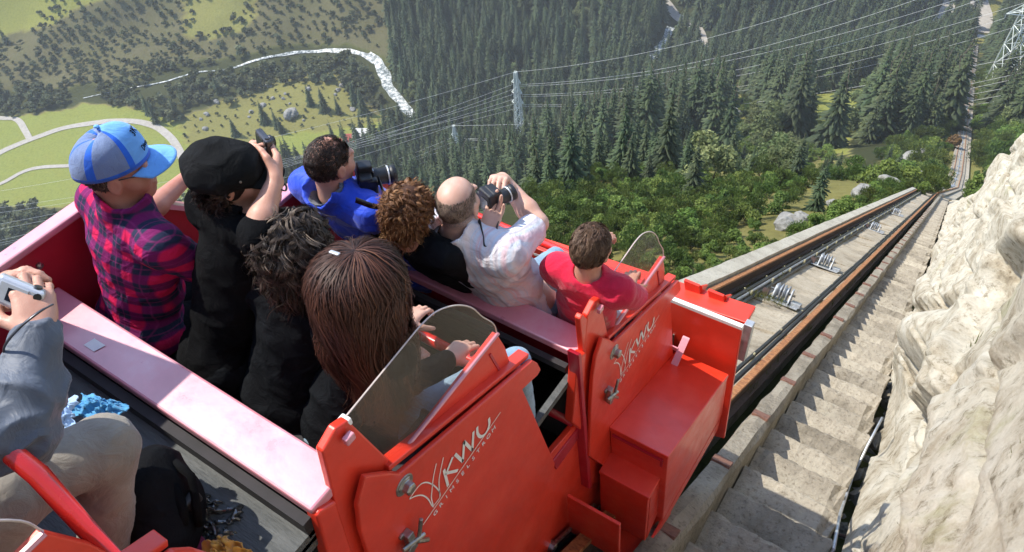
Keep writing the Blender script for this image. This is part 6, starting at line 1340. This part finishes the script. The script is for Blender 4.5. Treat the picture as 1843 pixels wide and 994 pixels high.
b=MB(); b.box(L(-.035,-.05,.122),(.035,.014,.008),z.A); b.build('hair_clip',M['silver'],t,bevel=.003)
# ---- 5: the man in the blue jacket
H=P(594,292,3.5); z=setup(H,(.10,1),6,0,(.0,1),(-2.22,2.12,-3.10),1.05,w=.19,drop=.055)
t=person('dark haired man in a bright blue jacket aiming a black camera','passengers of the open car',z.hip)
elL=z.shL+np.array([-.02,.2,-.22]); wrL=reach(655,345,elL,.27); elR=reach(690,395,z.shR,.29); wrR=reach(674,345,elR,.25)
b=Blob(); core(b,z,1.1); bare_arm(b,z.shL,elL,wrL); bare_arm(b,z.shR,elR,wrR,1.05); hand_blob(b,wrR,nrm(P(672,318,3.62)-wrR),nrm(np.array([-.7,.6,.1])),1,(.5,.7,.8,.9),1.15); hand_blob(b,wrL,nrm(P(660,330,3.7)-wrL),(0,-.2,1),-1,(.6,.7,.7,.8)); build_body(t,b,.0065,'skin')
b=Blob(); torso_blob(b,z.neck,z.shL,z.shR,z.hip,z.T,z.s,.016,1.15); arm(b,z.shL,elL,wrL,1.1,.026,1.8); arm(b,z.shR,elR,wrR,1.1,.026,1.8); collar(b,z,.055,.098,.094); b.half(z.hip-UP*.12,-UP); collar_cut(b,z,.074); cloth(t,'blue_jacket',b,.009,'blue',23,.008); lower(t,z,'khaki')
b=Blob(); collar(b,z,.062,.088,.082); collar_cut(b,z,.068); V,Fq=b.mesh(.007); obj('inner_collar',V,Fq,M['greyshell'],t,True)
short_hair(t,z.H,z.A,'hdark',41,.92,4500,None,.032,.4,.005,zmin=-.72,front=.6,freq=7,shade=(.55,.22),base_inf=.006,vol=.004,flow=(0,-.7,-.6),wd=.003)
cb=camera_thing(P(655,322,3.62),hframe((.62,.78),8),'black camera with silver trim held by the man in blue','slr',1.12)
strap(cb,[P(680,320,3.62),P(690,345,3.55),P(700,368,3.45),P(675,372,3.4),P(640,360,3.4)],.03,'blackplastic','neck_strap',(0,-1,.2))
# ---- 6: the woman with curly auburn hair
H=P(737,378,3.46); z=setup(H,(.18,1),4,0,(.0,1),(-1.86,2.17,-3.14),1.0,w=.165)
t=person('woman with curly auburn hair and a black top next to the bald man','passengers of the open car',z.hip)
elL=z.shL+np.array([-.02,.14,-.26]); elR=z.shR+np.array([.02,.14,-.26]); wrL=elL+np.array([.05,.22,0]); wrR=elR+np.array([-.05,.22,0])
b=Blob(); core(b,z); bare_arm(b,z.shL,elL,wrL); bare_arm(b,z.shR,elR,wrR); hand_blob(b,wrL,(.1,1,-.1),(0,0,-1),1,(.6,.7,.7,.8)); hand_blob(b,wrR,(-.1,1,-.1),(0,0,-1),-1,(.6,.7,.7,.8)); build_body(t,b,.0075,'skin')
b=Blob(); torso_blob(b,z.neck,z.shL,z.shR,z.hip,z.T,z.s,.006,1.); arm(b,z.shL,elL,wrL,1.,.014,1.7); arm(b,z.shR,elR,wrR,1.,.014,1.7); b.half(z.hip-UP*.12,-UP); b.ell(z.neck+z.up*.07-z.T[1]*.03,(.09,.09,.09),None,.02,'s'); cloth(t,'black_top',b,.009,'blackknit',29,.005); lower(t,z,'blackknit')
lock_hair(t,z.H,z.A,'hcurl',51,.95,560,14,.16,.0095,3.2,.016,.010,zmin=-.93,front=.55,flow=(0,-.3,-1),wd=.0022,shade=(.48,.15),nseg=26,tight=.0045,fly=.12,spread=1.0)
# ---- 7: the bald man
H=P(823,366,3.5); z=setup(H,(-.28,.96),4,0,(-.05,1),(-1.62,2.17,-3.10),1.10,w=.20,drop=.05)
t=person('bald man in a pale striped shirt photographing with a raised arm','passengers of the open car',z.hip)
elR=reach(968,402,z.shR,.335); wrR=reach(904,322,elR,.29); dR=nrm(P(872,318,3.42)-wrR); elL=z.shL+np.array([.06,.2,-.22]); wrL=P(872,425,3.60)
b=Blob(); core(b,z,1.1); bare_arm(b,z.shR,elR,wrR,1.22); bare_arm(b,z.shL,elL,wrL,1.05); hand_blob(b,wrR,dR,nrm(np.array([-.2,.3,-1])),1,(.55,.7,.8,.9),1.2,.3,.6); hand_blob(b,wrL,nrm(P(893,375,3.62)-wrL),nrm(np.array([.2,-.5,.6])),-1,(.35,.4,.45,.5),1.15,.5,.3)
def stub(V):
    q=(V-z.H)@z.A.T/z.s; return sst(.085,.03,q[:,2]-.25*np.maximum(0,q[:,1]))*sst(-.095,-.05,q[:,2])*sst(.06,.0,q[:,1])*(np.abs(q[:,0])<.080)
build_body(t,b,.0055,'skinpale',stub)
short_hair(t,z.H,z.A,'hgrey',81,z.s,9000,-.05,.009,.7,zmin=-.80,zmax=.50,front=.25,shade=(.80,.2),base_inf=-.005,wd=.0016,nseg=3)
b=Blob(); T=torso_blob(b,z.neck,z.shL,z.shR,z.hip,z.T,z.s,.018,1.12); arm(b,z.shL,elL,wrL,1.15,.03,.9); b.cone(z.shR,z.shR+(elR-z.shR)*.78,.078,.080,.04); collar(b,z,.05,.100,.094); b.half(z.hip-UP*.14,-UP); b.half(z.shR+(elR-z.shR)*.80,elR-z.shR,.006); collar_cut(b,z,.076)
cloth(t,'striped_shirt',b,.0085,'stripe',37,.0065,T,z.hip,30); lower(t,z,'denim')
cb=camera_thing(P(881,362,3.64),np.array([UP*.97+np.array([0,0,0]),nrm(np.array([.35,.93,-.05])),nrm(np.cross(UP,nrm(np.array([.35,.93,-.05]))))]),'large black camera held upright by the bald man','slr',.98)
strap(cb,[P(862,395,3.56),P(868,425,3.52),P(872,445,3.5),P(888,432,3.55),P(895,400,3.6)],.022,'blackplastic','neck_strap',(0,-1,.2))
strap(t,[z.neck+z.T[0]*.085*z.s+z.up*.02,z.neck+z.T[0]*.05-z.T[1]*.075+z.up*.045,z.neck-z.T[1]*.088+z.up*.05,z.neck-z.T[0]*.05-z.T[1]*.075+z.up*.045,z.neck-z.T[0]*.085*z.s+z.up*.02],.034,'blackplastic','neck_strap',z.up)
# ---- 8: the boy
H=P(1064,446,3.5); z=setup(H,(-.02,1),8,0,(-.06,1),(-1.31,2.22,-3.22),.98,w=.155)
t=person('boy with tousled light brown hair in a bright red t-shirt','passengers of the open car',z.hip)
elR=z.shR+np.array([.02,.17,-.20]); wrR=reach(1128,520,elR,.23); elL=z.shL+np.array([-.03,.16,-.2]); wrL=elL+np.array([.05,.2,.05])
b=Blob(); core(b,z,.85); bare_arm(b,z.shL,elL,wrL,.88); bare_arm(b,z.shR,elR,wrR,.88); hand_blob(b,wrR,nrm(np.array([-.2,.8,.1])),(0,.1,-1),-1,(.9,1,1,1),1.0); hand_blob(b,wrL,(.1,1,0),(0,0,-1),1,(.9,1,1,1),.9); build_body(t,b,.006,'skin')
b=Blob(); torso_blob(b,z.neck,z.shL,z.shR,z.hip,z.T,z.s,.012,.95); arm(b,z.shL,elL,wrL,.95,.02,.75); arm(b,z.shR,elR,wrR,.95,.02,.75); b.half(z.hip-UP*.12,-UP); collar(b,z,.015,.08,.074); collar_cut(b,z,.058); cloth(t,'red_tshirt',b,.0085,'redshirt',43,.007)
kb=[z.hip+np.array([-.16,.42,-.12]),z.hip+np.array([.06,.44,-.15])]; lower(t,z,'paledenim',kb,[q+np.array([0,.08,-.44]) for q in kb])
short_hair(t,z.H,z.A,'hboy',61,.90,5200,None,.045,.4,.003,zmin=-.80,front=.6,freq=5,shade=(.42,.2),base_inf=.005,vol=.006,flow=(.1,-.55,-.75),clump=1.5,wd=.0026)
b=Blob(); b.ell(P(1008,500,3.85),(.09,.06,.05),None); b.ell(P(1025,488,3.95),(.09,.07,.05),None,.04); V,Fq=b.mesh(.009,folds(77,.006)); o=obj('folded_cloth',V,Fq,M['paledenim'],base=P(1008,500,3.85)); tag(o,'pale blue folded cloth on the lap beside the boy','cloth')
# ---- 9: the man with the silver camera in the row behind
cc=P(34,532,1.66); H=np.array([-1.72,-.40,-.80]); z=setup(H,(.1,.95),22,0,(.1,1),(-1.80,-.62,-1.42),1.03,w=.19)
t=person('man in a grey rain jacket and khaki trousers holding a silver camera','passengers of the open car',z.hip)
wrR=P(70,604,1.64); elR=P(34,775,1.60); wrL=P(-40,545,1.76); elL=(z.shL+wrL)/2+np.array([-.08,-.02,-.16])
z.shR=np.array([-1.46,-.26,-1.02])
b=Blob(); core(b,z,1.05); bare_arm(b,z.shR,elR,wrR,1.0); bare_arm(b,z.shL,elL,wrL,1.0)
hand_blob(b,wrR,nrm(P(62,545,1.66)-wrR),nrm(np.array([-.85,.45,.0])),1,(.7,.85,.95,1.05),1.06,.5,.8); hand_blob(b,wrL,nrm(P(15,495,1.74)-wrL),nrm(np.array([.5,-.1,-.75])),-1,(.5,.6,.7,.8),1.05,.4,.5); build_body(t,b,.0048,'skin')
b=Blob(); torso_blob(b,z.neck,z.shL,z.shR,z.hip,z.T,z.s,.018,1.08); m1=elR*.6+wrR*.4; b.chain([z.shR,elR,m1,wrR*.93+elR*.07],[.080,.066,.060,.043],.03); b.chain([z.shL,elL,wrL*.93+elL*.07],[.08,.065,.046],.03); collar(b,z,.05,.095,.088); b.half(z.hip-UP*.14,-UP); collar_cut(b,z,.07)
cloth(t,'rain_jacket',b,.0065,'greyshell',47,.014,fr=40)
short_hair(t,z.H,z.A,'hgrey',71,z.s,1500,None,.04,.4,.004,zmin=-.7,front=.6)
kR=P(186,806,1.97); kL=P(-6,915,1.80); fR=onZ(192,1040,-2.12); fL=onZ(20,1150,-2.12); lower(t,z,'khaki',[kL,kR],[fL,fR],.010,inf=.016)
ca=hframe((.1,1),38); fwd=nrm(cc)*.0+nrm(np.array([cc[0]*.75,.75,-.62])); rr_=nrm(np.array([.83,.30,-.42])); uu_=np.cross(rr_,fwd); 
cb=camera_thing(cc,np.array([rr_,fwd,nrm(uu_)]),'silver compact camera held over the pale backrest board','compact',1.0)
strap(cb,[P(95,548,1.60),P(70,562,1.57),P(35,590,1.56),P(10,620,1.58),P(5,640,1.6)],.005,'gunmetal','wrist_strap',(0,-.5,1))
# ------------------------------------------------------------------ loose things on the floor
def rag(c,r,m,name,label,cat,seed,amp=.02):
    b=Blob(); rr=np.random.default_rng(seed)
    for k in range(6): b.ell(np.asarray(c)+np.array([rr.normal()*r[0]*.5,rr.normal()*r[1]*.5,abs(rr.normal())*r[2]*.4]),np.array(r)*rr.uniform(.4,.7),frame(rr.normal(size=3)),.02)
    V,Fq=b.mesh(.007,lambda p,d:d-amp*(np.abs(fbm(p*16+seed,3))-.3)); o=obj(name,V,Fq,M[m],base=c,smooth=True); return tag(o,label,cat)
def sheet(c,sx,sy,hgt,m,name,label,seed,rz=0.,fr=9.):
    n=56; u=np.linspace(-1,1,n); U,W=np.meshgrid(u,u,indexing='ij'); q=np.stack([U*1.3,W*1.3,U*0+seed],-1)
    rad=1+.28*fbm(q*1.3,2); X=U*sx*rad+sx*.16*fbm(q*2.2+5,3); Y=W*sy*rad+sy*.16*fbm(q*2.2+9,3); R2=np.clip(1-(U*U+W*W)*.55,0,1)
    rid=1-np.abs(fbm(q*1.9+3,3)); Z=hgt*(R2*(.35+.9*np.clip(rid-.45,0,1)*1.6)+.10*fbm(q*fr*.6,3)); Z=np.maximum(Z,.004)
    cs,sn=math.cos(rz),math.sin(rz); V=np.stack([c[0]+X*cs-Y*sn,c[1]+X*sn+Y*cs,c[2]+Z],-1).reshape(-1,3); i,j=np.meshgrid(np.arange(n-1),np.arange(n-1),indexing='ij'); a=(i*n+j).ravel()
    o=obj(name,V,np.stack([a,a+n,a+n+1,a+1],-1),M[m],base=c,smooth=True); md=o.modifiers.new('thickness','SOLIDIFY'); md.thickness=.003; return o
tag(sheet(onZ(182,738,-1.84),.075,.035,.035,'lightblue','blue_cloth','',3,.3),'crumpled blue cloth tucked behind the khaki knee','cloth')
tag(sheet(onZ(100,752,-1.64),.05,.04,.035,'paleblue','pale_cloth','',6,.9),'pale blue cloth between the grey sleeve and the knee','cloth')
rag(onZ(262,850,-1.95),(.02,.04,.05),'lightblue','blue_bag_corner','small blue corner of cloth peeping out beside the khaki shin','cloth',9,.008)
c=onZ(285,905,-2.03); bp=thing('backpack',c,'black backpack lying on the floor beside the khaki leg','backpack')
b=Blob(); b.ell(c,(.10,.12,.17),frame((.4,.9,0)),.03); b.ell(c+np.array([.06,-.05,-.05]),(.09,.10,.11),None,.04); b.ell(c+np.array([-.02,.06,.08]),(.07,.06,.08),None,.03); V,Fq=b.mesh(.008,folds(91,.006,30)); obj('bag',V,Fq,M['blackknit'],bp,True)
b=MB(); b.tube([c+[.06,.05,.10],c+[.11,.02,.05],c+[.12,-.02,-.02]],.016,7); b.tube([c+[.03,.09,.12],c+[.09,.09,.10],c+[.13,.05,.05],c+[.14,.02,-.02]],.012,7); b.build('shoulder_strap',M['blackfleece'],bp,True)
b=MB(); b.box(c+[.105,.05,.04],(.03,.05,.04)); b.build('buckle',M['blackplastic'],bp,bevel=.006)
a_=onZ(322,948,-2.14); e_=onZ(372,1000,-2.14); sb_=strap(None,[a_,(a_+e_)/2+UP*.02,e_],.05,'maroon','maroon_strap',(0,0,1)); tag(sb_,'flat maroon strap running out from under the backpack','strap')
o=tag(sheet(onZ(372,945,-2.19),.11,.085,.06,'clear','plastic_bag','',15,.4,14),'crumpled clear plastic bag lying on the dark floor','bag'); M['clear2']=glassmat('grey_film',(.30,.34,.33),.10,.12); o.data.materials[0]=M['clear2']
tag(sheet(onZ(420,1022,-2.10),.085,.06,.10,'orange','orange_cloth','',27,.2),'crumpled orange cloth at the lower edge above the floor','cloth')
# ------------------------------------------------------------------ done
print('built in %.1f s'%(time.time()-T0),len(bpy.data.objects),sum(len(m_.loop_triangles) if m_.loop_triangles else len(m_.polygons)*2 for m_ in bpy.data.meshes))
# ------------------------------------------------------------------ mountain haze
bm=bmesh.new(); x0,x1,y0,y1,z0,z1=-1590,590,-59,1690,-300,60
zmax=float(GZ.max()); zmin=float(GZ.min()); b=MB(); b.box((-500,815,(zmin-3+zmax+20)/2),(2300,1900,zmax+23-zmin))
hm=bpy.data.materials.new('haze_air'); hm.use_nodes=True; nd=hm.node_tree.nodes; nd.remove(nd['Principled BSDF']); pv_=nd.new('ShaderNodeVolumePrincipled'); pv_.inputs['Color'].default_value=(.84,.88,.90,1); pv_.inputs['Density'].default_value=HAZE; pv_.inputs['Anisotropy'].default_value=.0; hm.node_tree.links.new(pv_.outputs[0],nd['Material Output'].inputs['Volume'])
o=b.build('haze',hm); o['kind']='stuff'; o['label']='thin blue mountain haze filling the valley air'
scene.cycles.volume_step_rate=4; scene.cycles.volume_bounces=0; scene.cycles.volume_max_steps=64
print('zmax',zmax)
